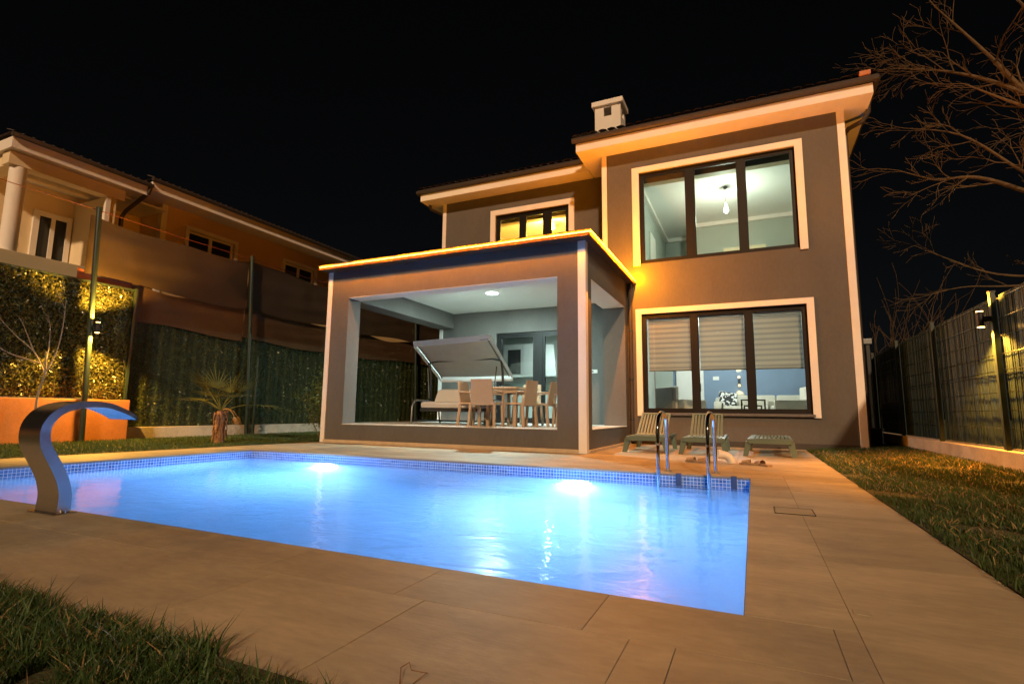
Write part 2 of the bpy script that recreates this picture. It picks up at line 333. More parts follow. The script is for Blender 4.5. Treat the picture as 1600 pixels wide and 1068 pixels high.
def fastmesh(name, V, F, m, parent=None):
    """V (n,3), F (k,3) triangles, numpy"""
    me = bpy.data.meshes.new(name); n, k = len(V), len(F)
    off = np.array(wloc(parent)) if parent else np.array([V[:, 0].mean(), V[:, 1].mean(), V[:, 2].min()])
    me.vertices.add(n); me.vertices.foreach_set('co', (V-off).astype(np.float32).ravel())
    me.loops.add(3*k); me.loops.foreach_set('vertex_index', F.astype(np.int32).ravel())
    me.polygons.add(k); me.polygons.foreach_set('loop_start', np.arange(0, 3*k, 3, dtype=np.int32))
    me.update(calc_edges=True); me.materials.append(M[m])
    o = bpy.data.objects.new(name, me); o.location = (0, 0, 0) if parent else tuple(off)
    return link(o, parent)
def copytree(root, loc, rz):
    r = root.copy(); COL.objects.link(r); r.location = loc; r.rotation_euler = (0, 0, rz)
    for ch in list(root.children):
        c = ch.copy(); COL.objects.link(c); c.parent = r
        for g in list(ch.children):
            d = g.copy(); COL.objects.link(d); d.parent = c
    return r
def lamp(name, kind, loc, energy, col, parent=None, **k):
    l = bpy.data.lights.new(name, kind); l.energy = energy; l.color = col
    d = k.pop('aim', None)
    for a, b in k.items(): setattr(l, a, b)
    o = bpy.data.objects.new(name, l); link(o, parent)
    o.location = Vector(loc)-(wloc(parent) if parent else Vector())
    if d: o.rotation_euler = Vector(d).to_track_quat('-Z', 'Y').to_euler()
    return o

# ================================================================== GROUND, POOL, DECK
PX0, PX1, PY0, PY1 = -7.289, -0.056, 1.957, 6.028      # pool opening
WATER = -0.118
g = G()
BX = 150
for a in ((-BX, BX, -BX, PY0-0.05), (-BX, BX, PY1+0.05, BX), (-BX, PX0-0.05, PY0-0.05, PY1+0.05), (PX1+0.05, BX, PY0-0.05, PY1+0.05)):
    g.quad((a[0], a[2], -0.09), (a[1], a[2], -0.09), (a[1], a[3], -0.09), (a[0], a[3], -0.09))
tag(mk('ground', g, 'lawn'), kind='structure')

# deck bed (ring round the pool) and its stone tiles
TT = 0.022
g = G()
def ring(g, x0, x1, y0, y1, z0, z1):
    g.box(x0, x1, y0, PY0, z0, z1); g.box(x0, x1, PY1, y1, z0, z1); g.box(x0, PX0, PY0, PY1, z0, z1); g.box(PX1, x1, PY0, PY1, z0, z1)
ring(g, -8.8, 0.84, 1.04, 8.13, -0.085, -0.0045)
g.box(-2.43, 0.84, 8.13, 11.38, -0.085, -0.0045)
deck = mk('pool_deck', g, 'grout', fix=False); tag(deck, kind='structure')
tile_cache = {}
def deck_tile(x0, x1, y0, y1):
    w, d = round(x1-x0, 3), round(y1-y0, 3); key = (w, d)
    if key not in tile_cache:
        bm = bmesh.new(); bmesh.ops.create_cube(bm, size=1)
        for q in bm.verts: q.co = Vector((q.co.x*w, q.co.y*d, (q.co.z-0.5)*TT))
        top = [e for e in bm.edges if all(v.co.z > -TT/2 for v in e.verts)]
        bmesh.ops.bevel(bm, geom=top, offset=0.0011, segments=1, affect='EDGES')
        me = bpy.data.meshes.new('deck_tile'); bm.to_mesh(me); bm.free(); me.materials.append(M['tile']); tile_cache[key] = me
    o = bpy.data.objects.new('deck_tile', tile_cache[key]); link(o, deck)
    o.location = Vector(((x0+x1)/2, (y0+y1)/2, random.uniform(-0.0007, 0.0004)))-deck.location
    o.rotation_euler = (random.uniform(-0.0005, 0.0005), random.uniform(-0.0005, 0.0005), 0)
def tiles(x0, x1, y0, y1, tw, td, shift=0.0):
    J = 0.0024; y = y0; row = 0
    while y < y1-0.02:
        ye = min(y+td, y1); ye = y1 if y1-ye < 0.05 else ye
        x = x0-(shift*(row % 2)*tw)
        while x < x1-0.02:
            xe = min(x+tw, x1); xe = x1 if x1-xe < 0.05 else xe
            xs = max(x, x0)
            if xe-xs > 0.02: deck_tile(round(xs+J/2, 4), round(xe-J/2, 4), round(y+J/2, 4), round(ye-J/2, 4))
            x = xe
        y = ye; row += 1
tiles(-8.79, -0.225, 1.02, 1.61, 0.703, 0.59)
tiles(-0.225, 0.86, 1.02, 1.61, 0.485, 0.59)
tiles(-8.79, PX1+0.316, 1.61, PY0, 0.691, 0.347)
tiles(PX1, 0.26, PY0, PY1, 0.316, 0.69)
tiles(0.26, 0.86, 1.61, PY1, 0.60, 1.2)
tiles(PX0-0.35, 0.26, PY1, PY1+0.35, 0.69, 0.35)
tiles(PX0-0.35, PX0, PY0, PY1, 0.35, 0.69)
tiles(-8.79, PX0-0.35, PY0, PY1+0.35, 1.151, 0.6)
tiles(0.26, 0.86, PY1, PY1+0.35, 0.60, 0.35)
tiles(-8.79, -2.43, PY1+0.35, 8.088, 1.06, 0.576)
tiles(-2.43, 0.86, PY1+0.35, 11.37, 1.097, 0.6)

# pool basin: walls with a blue mosaic band at the waterline, pale floor
DEP = -1.45; BB = -0.30
pool = empty('swimming_pool', ((PX0+PX1)/2, (PY0+PY1)/2, DEP)); tag(pool, kind='structure')
g = G()
for (a, b) in (((PX0, PY0), (PX1, PY0)), ((PX1, PY0), (PX1, PY1)), ((PX1, PY1), (PX0, PY1)), ((PX0, PY1), (PX0, PY0))):
    g.quad((*a, DEP), (*b, DEP), (*b, BB), (*a, BB))
g.quad((PX0, PY0, DEP), (PX1, PY0, DEP), (PX1, PY1, DEP), (PX0, PY1, DEP))
mk('basin_shell', g, 'basin', pool, fix=False)
T = 0.004
g = G()
g.box(PX0, PX1, PY1-T, PY1, BB, -TT); g.box(PX0, PX1, PY0, PY0+T, BB, -TT)
g.box(PX0, PX0+T, PY0+T, PY1-T, BB, -TT); g.box(PX1-T, PX1, PY0+T, PY1-T, BB, -TT)
mk('waterline_band', g, 'band', pool, fix=False)
g = G(); g.box(PX0-0.02, PX1+0.02, PY0-0.02, PY1+0.02, DEP-0.03, WATER)
wat = mk('water', g, 'water'); tag(wat, kind='structure')

# ================================================================== LAWNS
def sheet(name, pts, m='lawn'):
    g = G(); g.poly(pts); return tag(mk(name, g, m, fix=False), kind='structure')
def zr(x): return 0.004+0.085*min(max((x-0.86)/1.6, 0), 1)
sheet('lawn', [(0.862, -6, zr(0.86)), (2.45, -6, zr(2.45)), (2.45, 24, zr(2.45)), (0.862, 24, zr(0.86))])
sheet('lawn', [(-14, -9, 0.004), (3.5, -9, 0.004), (3.5, -6.01, 0.004), (0.86, -6.01, 0.004), (0.86, 1.018, 0.004), (-14, 1.018, 0.004)])
def edgeL(y): return -8.72+0.70*min(max((y-1)/7.3, 0), 1)
sheet('lawn', [(-10.6, 1.02, 0.06), (edgeL(1.0), 1.02, 0.006), (edgeL(8.3), 8.3, 0.006), (-8.0, 15, 0.01), (-10.6, 15, 0.06)])
def grass(name, n, fx, h, w, m, label, lean=0.5):
    P = fx(n); n = len(P)
    a = RNG.uniform(0, 2*np.pi, n); hh = h*RNG.uniform(0.45, 1.25, n); ww = w*RNG.uniform(0.6, 1.3, n)
    d = np.stack([np.cos(a), np.sin(a), 0*a], 1); t = RNG.uniform(0.1, lean, n)[:, None]*hh[:, None]
    b = RNG.uniform(0, 2*np.pi, n); l = np.stack([np.cos(b), np.sin(b), 0*b], 1)*t
    z = np.array([0, 0, 1.0])
    v0 = P-d*ww[:, None]/2; v1 = P+d*ww[:, None]/2
    mid = P+z*(hh*0.55)[:, None]+l*0.35; v2 = mid-d*ww[:, None]*0.4; v3 = mid+d*ww[:, None]*0.4
    v4 = P+z*hh[:, None]+l
    V = np.stack([v0, v1, v2, v3, v4], 1).reshape(-1, 3)
    i = np.arange(n)[:, None]*5
    F = np.concatenate([i+np.array([[0, 1, 3]]), i+np.array([[0, 3, 2]]), i+np.array([[2, 3, 4]])])
    return tag(fastmesh(name, V, F, m), label, 'grass', kind='stuff')
def vnoise(x, y, s, seed=0):
    return 0.5+0.25*np.sin(x*s+seed)*np.cos(y*s*1.3+seed*2.1)+0.25*np.sin(x*s*2.3+y*s*1.7+seed*0.7)
def f_right(n):
    y = 1.2+(RNG.random(n)**1.7)*14; x = 0.83+RNG.random(n)*1.62
    e = 0.83+0.05*vnoise(x*0, y, 5.0)
    k = (x > e) & ((x > 0.95) | (RNG.random(n) < 0.8)); x, y = x[k], y[k]
    x, y = x[(vnoise(x, y, 3.1, 2) > 0.22)], y[(vnoise(x, y, 3.1, 2) > 0.22)]
    return np.stack([x, y, 0.004+0.085*np.clip((x-0.86)/1.6, 0, 1)], 1)
grass('lawn_grass', 95000, f_right, 0.042, 0.006, 'blade', 'trampled green lawn between the stone deck and the right fence')
def f_near(n):
    x = -3.6+RNG.random(n)*2.75; y = 0.45+RNG.random(n)*0.75
    e = 1.0+0.05*vnoise(x, x*0, 6.0, 1)-0.05*(x > -1.3)
    k = (y < e) & (vnoise(x, y, 7, 3) > 0.12); x, y = x[k], y[k]
    return np.stack([x, y, 0*x], 1)
grass('lawn_grass', 42000, f_near, 0.045, 0.004, 'bladenear', 'dark long grass in the near left corner of the photo', lean=1.3)
def f_near2(n):
    P = f_near(n); return P[vnoise(P[:, 0], P[:, 1], 11, 5) > 0.55]
grass('tall_grass', 5000, f_near2, 0.085, 0.005, 'bladenear', 'taller tufts standing out of the near left grass', lean=1.0)
grass('dry_grass', 2500, f_near, 0.05, 0.004, 'drygrass', 'dry straw blades among the near left grass', lean=2.0)
def f_left(n):
    y = 1.2+RNG.random(n)*11; x = -10.45+RNG.random(n)*2.6
    k = x < edgeL(0)+0.70*np.clip((y-1)/7.3, 0, 1)+0.06*vnoise(x, y, 5); x, y = x[k], y[k]
    return np.stack([x, y, 0.006+0.054*np.clip((-8.6-x)/2, 0, 1)], 1)
grass('lawn_grass', 45000, f_left, 0.045, 0.008, 'blade', 'strip of lawn between the pool deck and the left garden wall')
def f_straw(n):
    x = 0.9+RNG.random(n)*1.5; y = 1.5+RNG.random(n)*9
    return np.stack([x, y, 0.02+0.085*np.clip((x-0.86)/1.6, 0, 1)], 1)
grass('dry_grass', 5000, f_straw, 0.035, 0.006, 'drygrass', 'dry straw coloured grass scattered through the right lawn', lean=2.5)

# ================================================================== VILLA
villa = empty('villa', (-0.5, 11.38, 0)); tag(villa, 'two storey grey villa with white trim, lit windows and open porch', 'house')
YM, YW, YP, YB = 11.38, 12.38, 8.13, 10.65
ZE = 6.56
LH = (-2.115, 1.03, 0.66, 2.77); UH = (-2.11, 0.985, 3.905, 6.0); SH = (-6.2, -4.09, 4.62, 5.97); DH = (-6.126, -3.75, 0.363, 2.70)
g = G(); g.wall('x', -2.94, 1.855, -0.08, ZE, YM, YM+0.26, [LH, UH]); mk('wall', g, 'plaster', villa)
g = G(); g.wall('y', YM+0.26, 18.0, -0.08, ZE, 1.595, 1.853); mk('wall', g, 'plaster', villa)
g = G(); g.wall('y', YM+0.26, 18.0, -0.08, ZE, -2.938, -2.70); mk('wall', g, 'plaster', villa)
g = G(); g.wall('x', -7.88, -2.94, -0.08, ZE, YW, YW+0.26, [SH, DH]); mk('wall', g, 'plaster', villa)
g = G(); g.wall('y', YW+0.26, 18.0, -0.08, ZE, -7.878, -7.62); mk('wall', g, 'plaster', villa)
g = G(); g.wall('x', -7.88, 1.85, -0.08, ZE, 18.0, 18.25); mk('wall', g, 'plaster', villa)
# porch: front and side walls with openings
OZ0, OZ1, PZ = 0.363, 2.908, 3.474
g = G(); g.wall('x', -7.915, -2.418, -0.08, PZ, YP, YP+0.36, [(-7.39, -2.9, OZ0, OZ1)]); mk('porch_front_wall', g, 'plaster', villa)
g = G(); g.wall('y', YP+0.36, YM-0.002, -0.08, PZ, -2.90, -2.418, [(YP+0.36, 11.09, OZ0, OZ1)]); mk('porch_side_wall', g, 'plaster', villa)
g = G(); g.box(-7.90, -2.945, YP+0.362, YW-0.002, 0.0, 0.358); g.box(-2.945, -2.902, YP+0.362, YM-0.002, 0.0, 0.358); mk('porch_floor', g, 'porchfloor', villa, fix=False)
g = G(); g.box(-7.39, -2.9, YP-0.012, YP+0.361, OZ0-0.003, OZ0+0.012); g.box(-2.905, -2.406, YP+0.361, 11.09, OZ0-0.003, OZ0+0.012); mk('porch_sill', g, 'porchfloor', villa, fix=False)
g = G(); g.box(-7.90, -2.945, YP+0.362, YW-0.002, 3.312, 3.42); g.box(-2.945, -2.902, YP+0.362, YM-0.002, 3.312, 3.42); mk('porch_ceiling', g, 'ceil', villa, fix=False)
g = G(); g.box(-7.388, -2.902, YP+0.003, YP+0.357, OZ1-0.008, OZ1+0.001); mk('lintel_soffit', g, 'ceil', villa); g = G(); g.box(-2.897, -2.421, YP+0.363, 11.088, OZ1-0.008, OZ1+0.001); mk('lintel_soffit', g, 'ceil', villa)
g = G(); g.box(-7.913, -7.45, YP+0.361, YW-0.001, 2.905, 3.42); mk('porch_beam', g, 'plaster', villa)
# corner boards
def board(x0, x1, y0, y1, z0, z1):
    g = G(); g.box(x0, x1, y0, y1, z0, z1, 0.006); mk('corner_board', g, 'white', villa)
board(1.742, 1.872, YM-0.022, YM+0.13, 0.02, ZE-0.002); board(-2.957, -2.845, YM-0.022, YM+0.10, 3.5, ZE-0.002)
board(-7.932, -7.83, YP-0.022, YP+0.12, 0.0, PZ-0.003); board(-2.535, -2.40, YP-0.022, YP+0.11, 0.0, PZ-0.003)
board(-7.897, -7.79, YW-0.022, YW+0.1, 3.65, ZE-0.002); board(-7.897, -7.79, YW-0.022, YW+0.08, 0.36, 2.90)
g = G(); g.box(-2.90, 1.74, YM-0.012, YM-0.001, 0.0, 0.11); mk('plinth', g, 'plinth', villa)
g = G(); g.box(-7.83, -2.536, YP-0.04, YP-0.001, 0.0, 0.062, 0.006); g.box(-2.417, -2.385, YP+0.12, YM-0.02, 0.0, 0.05, 0.005); mk('stone_skirting', g, 'stonetrim', villa)
# windows
def window(h, y, mull, sur, zb, sashw=0.045):
    x0, x1, z0, z1 = h; yf0, yf1 = y+0.045, y+0.115
    g = G(); fwd = 0.07
    g.box(x0, x0+fwd, yf0, yf1, z0, z1); g.box(x1-fwd, x1, yf0, yf1, z0, z1); g.box(x0+fwd, x1-fwd, yf0, yf1, z0, z0+fwd); g.box(x0+fwd, x1-fwd, yf0, yf1, z1-fwd, z1)
    for a, b in mull: g.box(a, b, yf0+0.001, yf1-0.001, z0+fwd, z1-fwd)
    w = mk('window', g, 'frame', villa, fix=False)
    xs = [x0+fwd]+[c for a in mull for c in a]+[x1-fwd]
    for i in range(0, len(xs), 2):
        a, b, c, d = xs[i], xs[i+1], z0+fwd, z1-fwd; g = G(); s = sashw
        g.box(a, a+s, yf0+0.012, yf1-0.012, c, d); g.box(b-s, b, yf0+0.012, yf1-0.012, c, d); g.box(a+s, b-s, yf0+0.012, yf1-0.012, c, c+s); g.box(a+s, b-s, yf0+0.012, yf1-0.012, d-s, d)
        mk('sash', g, 'frame', w, fix=False)
        g = G(); g.box(a+s, b-s, y+0.078, y+0.084, c+s, d-s); mk('pane', g, 'glass', w)
    if sur:
        sx0, sx1, sz0, sz1 = sur; g = G(); p = 0.045
        g.box(sx0, x0-0.0, y-p, y-0.001, sz0, sz1); g.box(x1, sx1, y-p, y-0.001, sz0, sz1); g.box(x0, x1, y-p, y-0.001, z1+0.002, sz1)
        mk('surround', g, 'white', w, fix=False)
    if zb:
        g = G(); g.box(x0-0.02, x1+0.03, y-0.075, y+0.05, z0-0.055, z0-0.004, 0.006); mk('sill', g, 'sill', w)
    return w
window(LH, YM, [(-1.105, -0.985), (-0.065, 0.06)], (-2.235, 1.154, 0.588, 2.884), True, 0.022)
window(UH, YM, [(-1.12, -0.955), (-0.085, 0.062)], (-2.263, 1.124, 3.85, 6.126), False, 0.02)
window(SH, YW, [(-5.47, -5.36), (-4.79, -4.64)], (-6.344, -3.947, 4.55, 6.114), True)
window(DH, YW, [(-5.037, -4.825)], None, False, 0.06)
# switch plate on the porch rear wall
g = G(); g.box(-3.537, -3.38, YW-0.014, YW-0.001, 1.59, 1.68, 0.004); sw = mk('switch_plate', g, 'upvc', villa)
g = G(); g.box(-3.52, -3.48, YW-0.018, YW-0.0135, 1.61, 1.66); mk('socket', g, 'greymetal', sw)
# eaves: soffit, fascia, gutter, roof
def eave(pts, name='fascia'):
    pass
g = G(); g.box(-3.415, 2.265, 10.915, YM, ZE, ZE+0.03); g.box(1.855, 2.265, YM, 18.6, ZE, ZE+0.03); g.box(-3.415, -2.94, YM, YW, ZE, ZE+0.03); mk('soffit', g, 'white', villa, fix=False)
g = G(); g.box(-3.43, 2.28, 10.89, 10.914, ZE-0.012, 6.74); g.box(2.266, 2.285, 10.915, 18.6, ZE-0.012, 6.74); g.box(-3.436, -3.416, 10.915, 11.9, ZE-0.012, 6.74); mk('fascia', g, 'white', villa, fix=False)
g = G(); g.box(-8.35, -3.437, 11.92, YW, ZE, ZE+0.03); g.box(-8.35, -7.88, YW, 18.6, ZE, ZE+0.03); mk('soffit', g, 'white', villa, fix=False)
g = G(); g.box(-8.365, -3.437, 11.895, 11.919, ZE-0.012, 6.74); g.box(-8.366, -8.351, 11.92, 18.6, ZE-0.012, 6.74); mk('fascia', g, 'white', villa, fix=False)
def gutter(pts, r=0.062):
    g = G(); pts = [Vector(p) for p in pts]
    g.tube(pts, r, 8); return mk('gutter', g, 'gutter', villa, smooth='auto')
gutter([(-3.50, 10.83, 6.795), (2.32, 10.83, 6.795), (2.335, 10.835, 6.795), (2.345, 10.85, 6.795), (2.345, 18.6, 6.795)]); gutter([(-8.43, 18.6, 6.795), (-8.43, 11.86, 6.795), (-8.425, 11.845, 6.795), (-8.41, 11.84, 6.795), (-3.5, 11.84, 6.795)])
g = G(); zt, sl_ = 6.875, 0.36
def hip(g, x0, x1, y0, y1, z, s):
    w = (x1-x0)/2; zr_ = z+s*w; a, b, c, d = (x0, y0, z), (x1, y0, z), (x1, y1, z), (x0, y1, z); e, f = ((x0+x1)/2, y0+w, zr_), ((x0+x1)/2, y1-w, zr_)
    g.poly([a, b, e]); g.poly([b, c, f, e]); g.poly([c, d, f]); g.poly([d, a, e, f]); g.poly([a, d, c, b])
hip(g, -3.47, 2.33, 10.85, 18.7, zt, sl_); rf = mk('roof', g, 'roof', villa)
g = G()
a, b = (-8.40, 11.86, zt), (-2.0, 11.86, zt); g.poly([a, b, (-2.0, 15.2, zt+1.2), (-5.06, 15.2, zt+1.2)]); g.poly([a, (-5.06, 15.2, zt+1.2), (-8.40, 18.6, zt)]); g.poly([(-8.4, 18.6, zt), (-5.06, 15.2, zt+1.2), (-2.0, 15.2, zt+1.2), (-2.0, 18.6, zt)]); mk('roof', g, 'roof', villa, fix=False)
# eave row of roof tiles (each a half-round tile end)
def tilemesh():
    g = G(); n = 6; L_ = 0.34
    for yy, zz in ((0, 0), (L_, L_*sl_)):
        for k in range(n+1):
            t = math.pi*k/n; g.v.append((0.09*math.cos(t), yy, zz+0.008+0.034*math.sin(t)))
    for k in range(n): g.f.append((k, k+1, n+2+k, n+1+k))
    me = bpy.data.meshes.new('roof_tile'); me.from_pydata(g.v, [], g.f); me.materials.append(M['roof']); return me
tm = tilemesh()
def tilerow(parent, p0, p1, rz):
    p0, p1 = Vector(p0), Vector(p1); n = int((p1-p0).length/0.2)
    for k in range(n+1):
        o = bpy.data.objects.new('roof_tile', tm); link(o, parent); o.location = p0.lerp(p1, k/n)-wloc(parent); o.rotation_euler = (0, 0, rz)
tilerow(rf, (-3.40, 10.80, zt+0.006), (2.26, 10.80, zt+0.006), 0)
tilerow(villa, (-8.32, 11.81, zt+0.006), (-3.55, 11.81, zt+0.006), 0)
g = G(); g.box(2.06, 2.24, 10.76, 10.86, zt-0.02, zt+0.065, 0.01); mk('clay_verge_tile', g, 'brick', rf)
# chimney
g = G(); g.wall('x', -3.36, -2.70, 6.8, 8.40, 12.30, 12.36, [(-3.13, -2.93, 8.12, 8.36)]); g.wall('x', -3.36, -2.70, 6.8, 8.40, 12.78, 12.84, [(-3.13, -2.93, 8.12, 8.36)])
g.wall('y', 12.36, 12.78, 6.8, 8.40, -2.76, -2.70, [(12.47, 12.67, 8.12, 8.36)]); g.wall('y', 12.36, 12.78, 6.8, 8.40, -3.36, -3.30, [(12.47, 12.67, 8.12, 8.36)])
ch = mk('chimney', g, 'white', villa, fix=False)
g = G(); g.box(-3.43, -2.63, 12.23, 12.91, 8.401, 8.53, 0.01); mk('chimney_cap', g, 'white', ch)
# downpipes
g = G(); g.tube([(-2.335, 11.30, 3.45), (-2.335, 11.30, 3.36), (-2.345, 11.315, 3.28), (-2.345, 11.315, 0.05)], 0.042, 10); dp = mk('downpipe', g, 'gutter', villa, smooth='auto')
for z in (2.4, 1.35, 0.5):
    g = G(); g.cyl(-2.345, 11.315, z, z+0.03, 0.05, 10); mk('pipe_bracket', g, 'zinc', dp)
g = G(); g.tube([(2.31, 11.5, 6.74), (2.30, 11.52, 6.5), (2.22, 11.60, 6.38), (1.98, 11.66, 6.30), (1.91, 11.66, 6.2), (1.91, 11.66, 0.1)], 0.045, 10); mk('downpipe', g, 'gutter', villa, smooth='auto')
g = G(); g.tube([(-8.30, 12.2, 6.72), (-8.27, 12.3, 6.45), (-7.96, 12.55, 6.3), (-7.93, 12.55, 3.4)], 0.045, 10); mk('downpipe', g, 'gutter', villa, smooth='auto')
# porch roof
EX0, EX1, EY, EZ = -7.96, -2.275, 7.87, PZ
g = G(); g.box(EX0, EX1, EY, YP, EZ, EZ+0.025); g.box(-2.418, EX1, YP, YM-0.03, EZ, EZ+0.025); mk('porch_soffit', g, 'gutter', villa, fix=False)
g = G(); g.box(EX0, EX1, EY-0.025, EY-0.001, EZ-0.008, EZ+0.045); g.box(EX1+0.001, EX1+0.022, EY, YM-0.03, EZ-0.008, EZ+0.045); mk('porch_fascia', g, 'glowfascia', villa, fix=False)
g = G(); g.tube([(EX0, EY-0.034, EZ+0.066), (EX1+0.03, EY-0.034, EZ+0.066), (EX1+0.032, YM-0.04, EZ+0.066)], 0.021, 8); mk('porch_gutter', g, 'gutter', villa, smooth='auto')
zq = EZ+0.05; s = 0.15
g = G(); A_, B_ = (EX0, EY, zq), (EX1, EY, zq); w = EX1+2.94; h_ = 12.38-EY
g.poly([A_, B_, (EX1-h_, 12.38, zq+s*h_), (EX0, 12.38, zq+s*h_)]); g.poly([B_, (EX1, YM-0.01, zq), (-2.94, YM-0.01, zq+s*w), (-2.94, 12.38, zq+s*w), (EX1-h_, 12.38, zq+s*h_)])
g.poly([(EX0, EY, zq-0.02), (EX0, 12.38, zq-0.02), (-2.96, 12.38, zq-0.02), (-2.96, YM-0.02, zq-0.02), (EX1, YM-0.02, zq-0.02), (EX1, EY, zq-0.02)]); mk('porch_roof', g, 'roof', villa, fix=False)
# rooms behind the glass: one slab per side
def room(x0, x1, y0, y1, z0, z1, wallm, t=0.04, floor='roomfloor', back=None):
    for (q, mm, nm) in (((x0-t, x0, y0, y1, z0, z1), wallm, 'room_wall'), ((x1, x1+t, y0, y1, z0, z1), wallm, 'room_wall'), ((x0, x1, y1, y1+t, z0, z1), back or wallm, 'room_wall'),
                        ((x0, x1, y0, y1, z0-t, z0-0.001), floor, 'room_floor'), ((x0, x1, y0, y1, z1+0.001, z1+t), 'ceil', 'room_ceiling')):
        g = G(); g.box(*q); mk(nm, g, mm, villa)
room(-2.62, 1.55, YM+0.262, 16.0, 0.40, 2.93, 'roomgrey', back='roomblue')
room(-2.34, 1.55, YM+0.262, 17.0, 3.36, 6.21, 'roomgrey')
room(-7.2, -3.1, YW+0.262, 15.6, 3.36, 6.21, 'roomcream')
room(-7.55, -3.16, YW+0.262, 15.2, 0.36, 3.05, 'roomgrey', floor='porchfloor')
g = G(); g.box(-1.42, 1.549, 15.9, 16.995, 3.361, 6.209); mk('room_wall', g, 'roomgrey', villa)
g = G()
g.box(-2.339, -2.24, 11.65, 16.9, 6.10, 6.209); g.box(-2.24, -1.43, 16.89, 16.99, 6.10, 6.209); g.box(-1.43, 1.54, 15.80, 15.899, 6.10, 6.209); g.box(1.45, 1.549, 11.65, 15.8, 6.10, 6.209); g.box(-1.52, -1.421, 15.9, 16.89, 6.1, 6.209); mk('cornice', g, 'white', villa, fix=False)
g = G(); g.box(-2.2, 1.3, 11.75, 11.95, 5.90, 6.2); mk('curtain_pelmet', g, 'palewood', villa)
g = G(); g.box(-6.6, -3.7, 12.75, 12.93, 5.86, 6.1); mk('curtain_pelmet', g, 'palewood', villa)
g = G(); g.box(-2.0, -1.25, 15.93, 15.999, 0.4, 2.5, 0.01); dr = mk('room_door', g, 'upvc', villa)
g = G(); g.box(-1.36, -1.32, 15.90, 15.93, 1.28, 1.5); mk('door_handle', g, 'darkmetal', dr)
g = G(); g.box(-2.6, -2.1, 15.95, 15.999, 0.4, 2.5); mk('room_wall_panel', g, 'roomgrey', villa)
g = G(); g.box(-1.0, -0.84, 15.985, 15.999, 1.60, 1.70, 0.004); mk('switch_plate', g, 'upvc', villa)
g = G(); g.box(-2.30, -2.335, 13.9, 14.7, 3.37, 5.5); mk('room_door', g, 'upvc', villa)

# LED strip along the porch eave
LED_W = 15
LP = [Vector(p) for p in ((EX0+0.06, EY-0.058, EZ+0.034), (EX1+0.04, EY-0.058, EZ+0.034), (EX1+0.055, EY-0.04, EZ+0.034), (EX1+0.055, YM-0.06, EZ+0.034))]
g = G(); g.tube(LP, 0.0135, 8)
led = tag(mk('led_strip', g, 'led', smooth='auto'), 'glowing orange light strip along the porch roof edge', 'light strip')
for k in range(48): lamp('led_diode', 'POINT', LP[0].lerp(LP[1], (k+0.5)/48)+Vector((0, -0.03, 0.004)), LED_W*0.36, (1.0, 0.27, 0.0), led, shadow_soft_size=0.0)
for k in range(28): lamp('led_diode', 'POINT', LP[2].lerp(LP[3], (k+0.5)/28)+Vector((0.026, 0, 0.058)), LED_W*1.55, (1.0, 0.27, 0.0), led, shadow_soft_size=0.0)
# porch ceiling lamp
L0 = (-5.259, 10.375)
t = empty('ceiling_lamp', (*L0, 3.311)); tag(t, 'round white recessed lamp glowing in the porch ceiling', 'lamp')
g = G(); g.cyl(*L0, 3.297, 3.3115, 0.155, 24); mk('lamp_rim', g, 'upvc', t); g = G(); g.cyl(*L0, 3.289, 3.2965, 0.135, 24); mk('lamp_lens', g, 'spot', t)
lamp('porch_light', 'AREA', (*L0, 3.284), 310, (0.72, 1.0, 0.93), t, shape='DISK', size=0.19)
# pendant in the upper room
PD = (-0.383, 13.4)
t = empty('pendant_lamp', (*PD, 5.5)); tag(t, 'glowing drop shaped pendant hanging in the upstairs room', 'lamp')
g = G(); g.tube([(*PD, 6.205), (*PD, 6.17), (*PD, 6.15)], [0.05, 0.045, 0.012], 14); mk('ceiling_rose', g, 'darkmetal', t, smooth='auto')
g = G(); g.cyl(*PD, 5.80, 6.16, 0.004, 6); mk('cord', g, 'darkmetal', t)
g = G(); g.tube([(*PD, 5.54), (*PD, 5.56), (*PD, 5.60), (*PD, 5.64), (*PD, 5.70), (*PD, 5.78), (*PD, 5.80)], [0.01, 0.038, 0.055, 0.052, 0.026, 0.014, 0.008], 14); mk('glass_bulb', g, 'bulb', t, smooth=True)
lamp('pendant_light', 'POINT', (*PD, 5.42), 105, (0.86, 1.0, 0.78), t, shadow_soft_size=0.05)
# living room ceiling lamp
LL = (-0.55, 13.9)
t = empty('ceiling_lamp', (*LL, 2.6)); tag(t, 'white lamp cluster seen through the middle blind of the living room', 'lamp')
g = G(); g.cyl(*LL, 2.86, 2.929, 0.09, 16); mk('lamp_base', g, 'greymetal', t)
for k in range(4):
    a = k*math.pi/2+0.3; g = G(); x, y = LL[0]+0.2*math.cos(a), LL[1]+0.2*math.sin(a); g.tube([(*LL, 2.86), ((LL[0]+x)/2, (LL[1]+y)/2, 2.8), (x, y, 2.72)], 0.01, 6); arm = mk('lamp_arm', g, 'greymetal', t)
    g = G(); g.tube([(x, y, 2.59), (x, y, 2.62), (x, y, 2.68), (x, y, 2.72)], [0.03, 0.05, 0.045, 0.02], 10); mk('lamp_shade', g, 'bulb', arm, smooth=True)
lamp('living_light', 'POINT', (*LL, 2.5), 170, (0.92, 1.0, 0.95), t, shadow_soft_size=0.12)
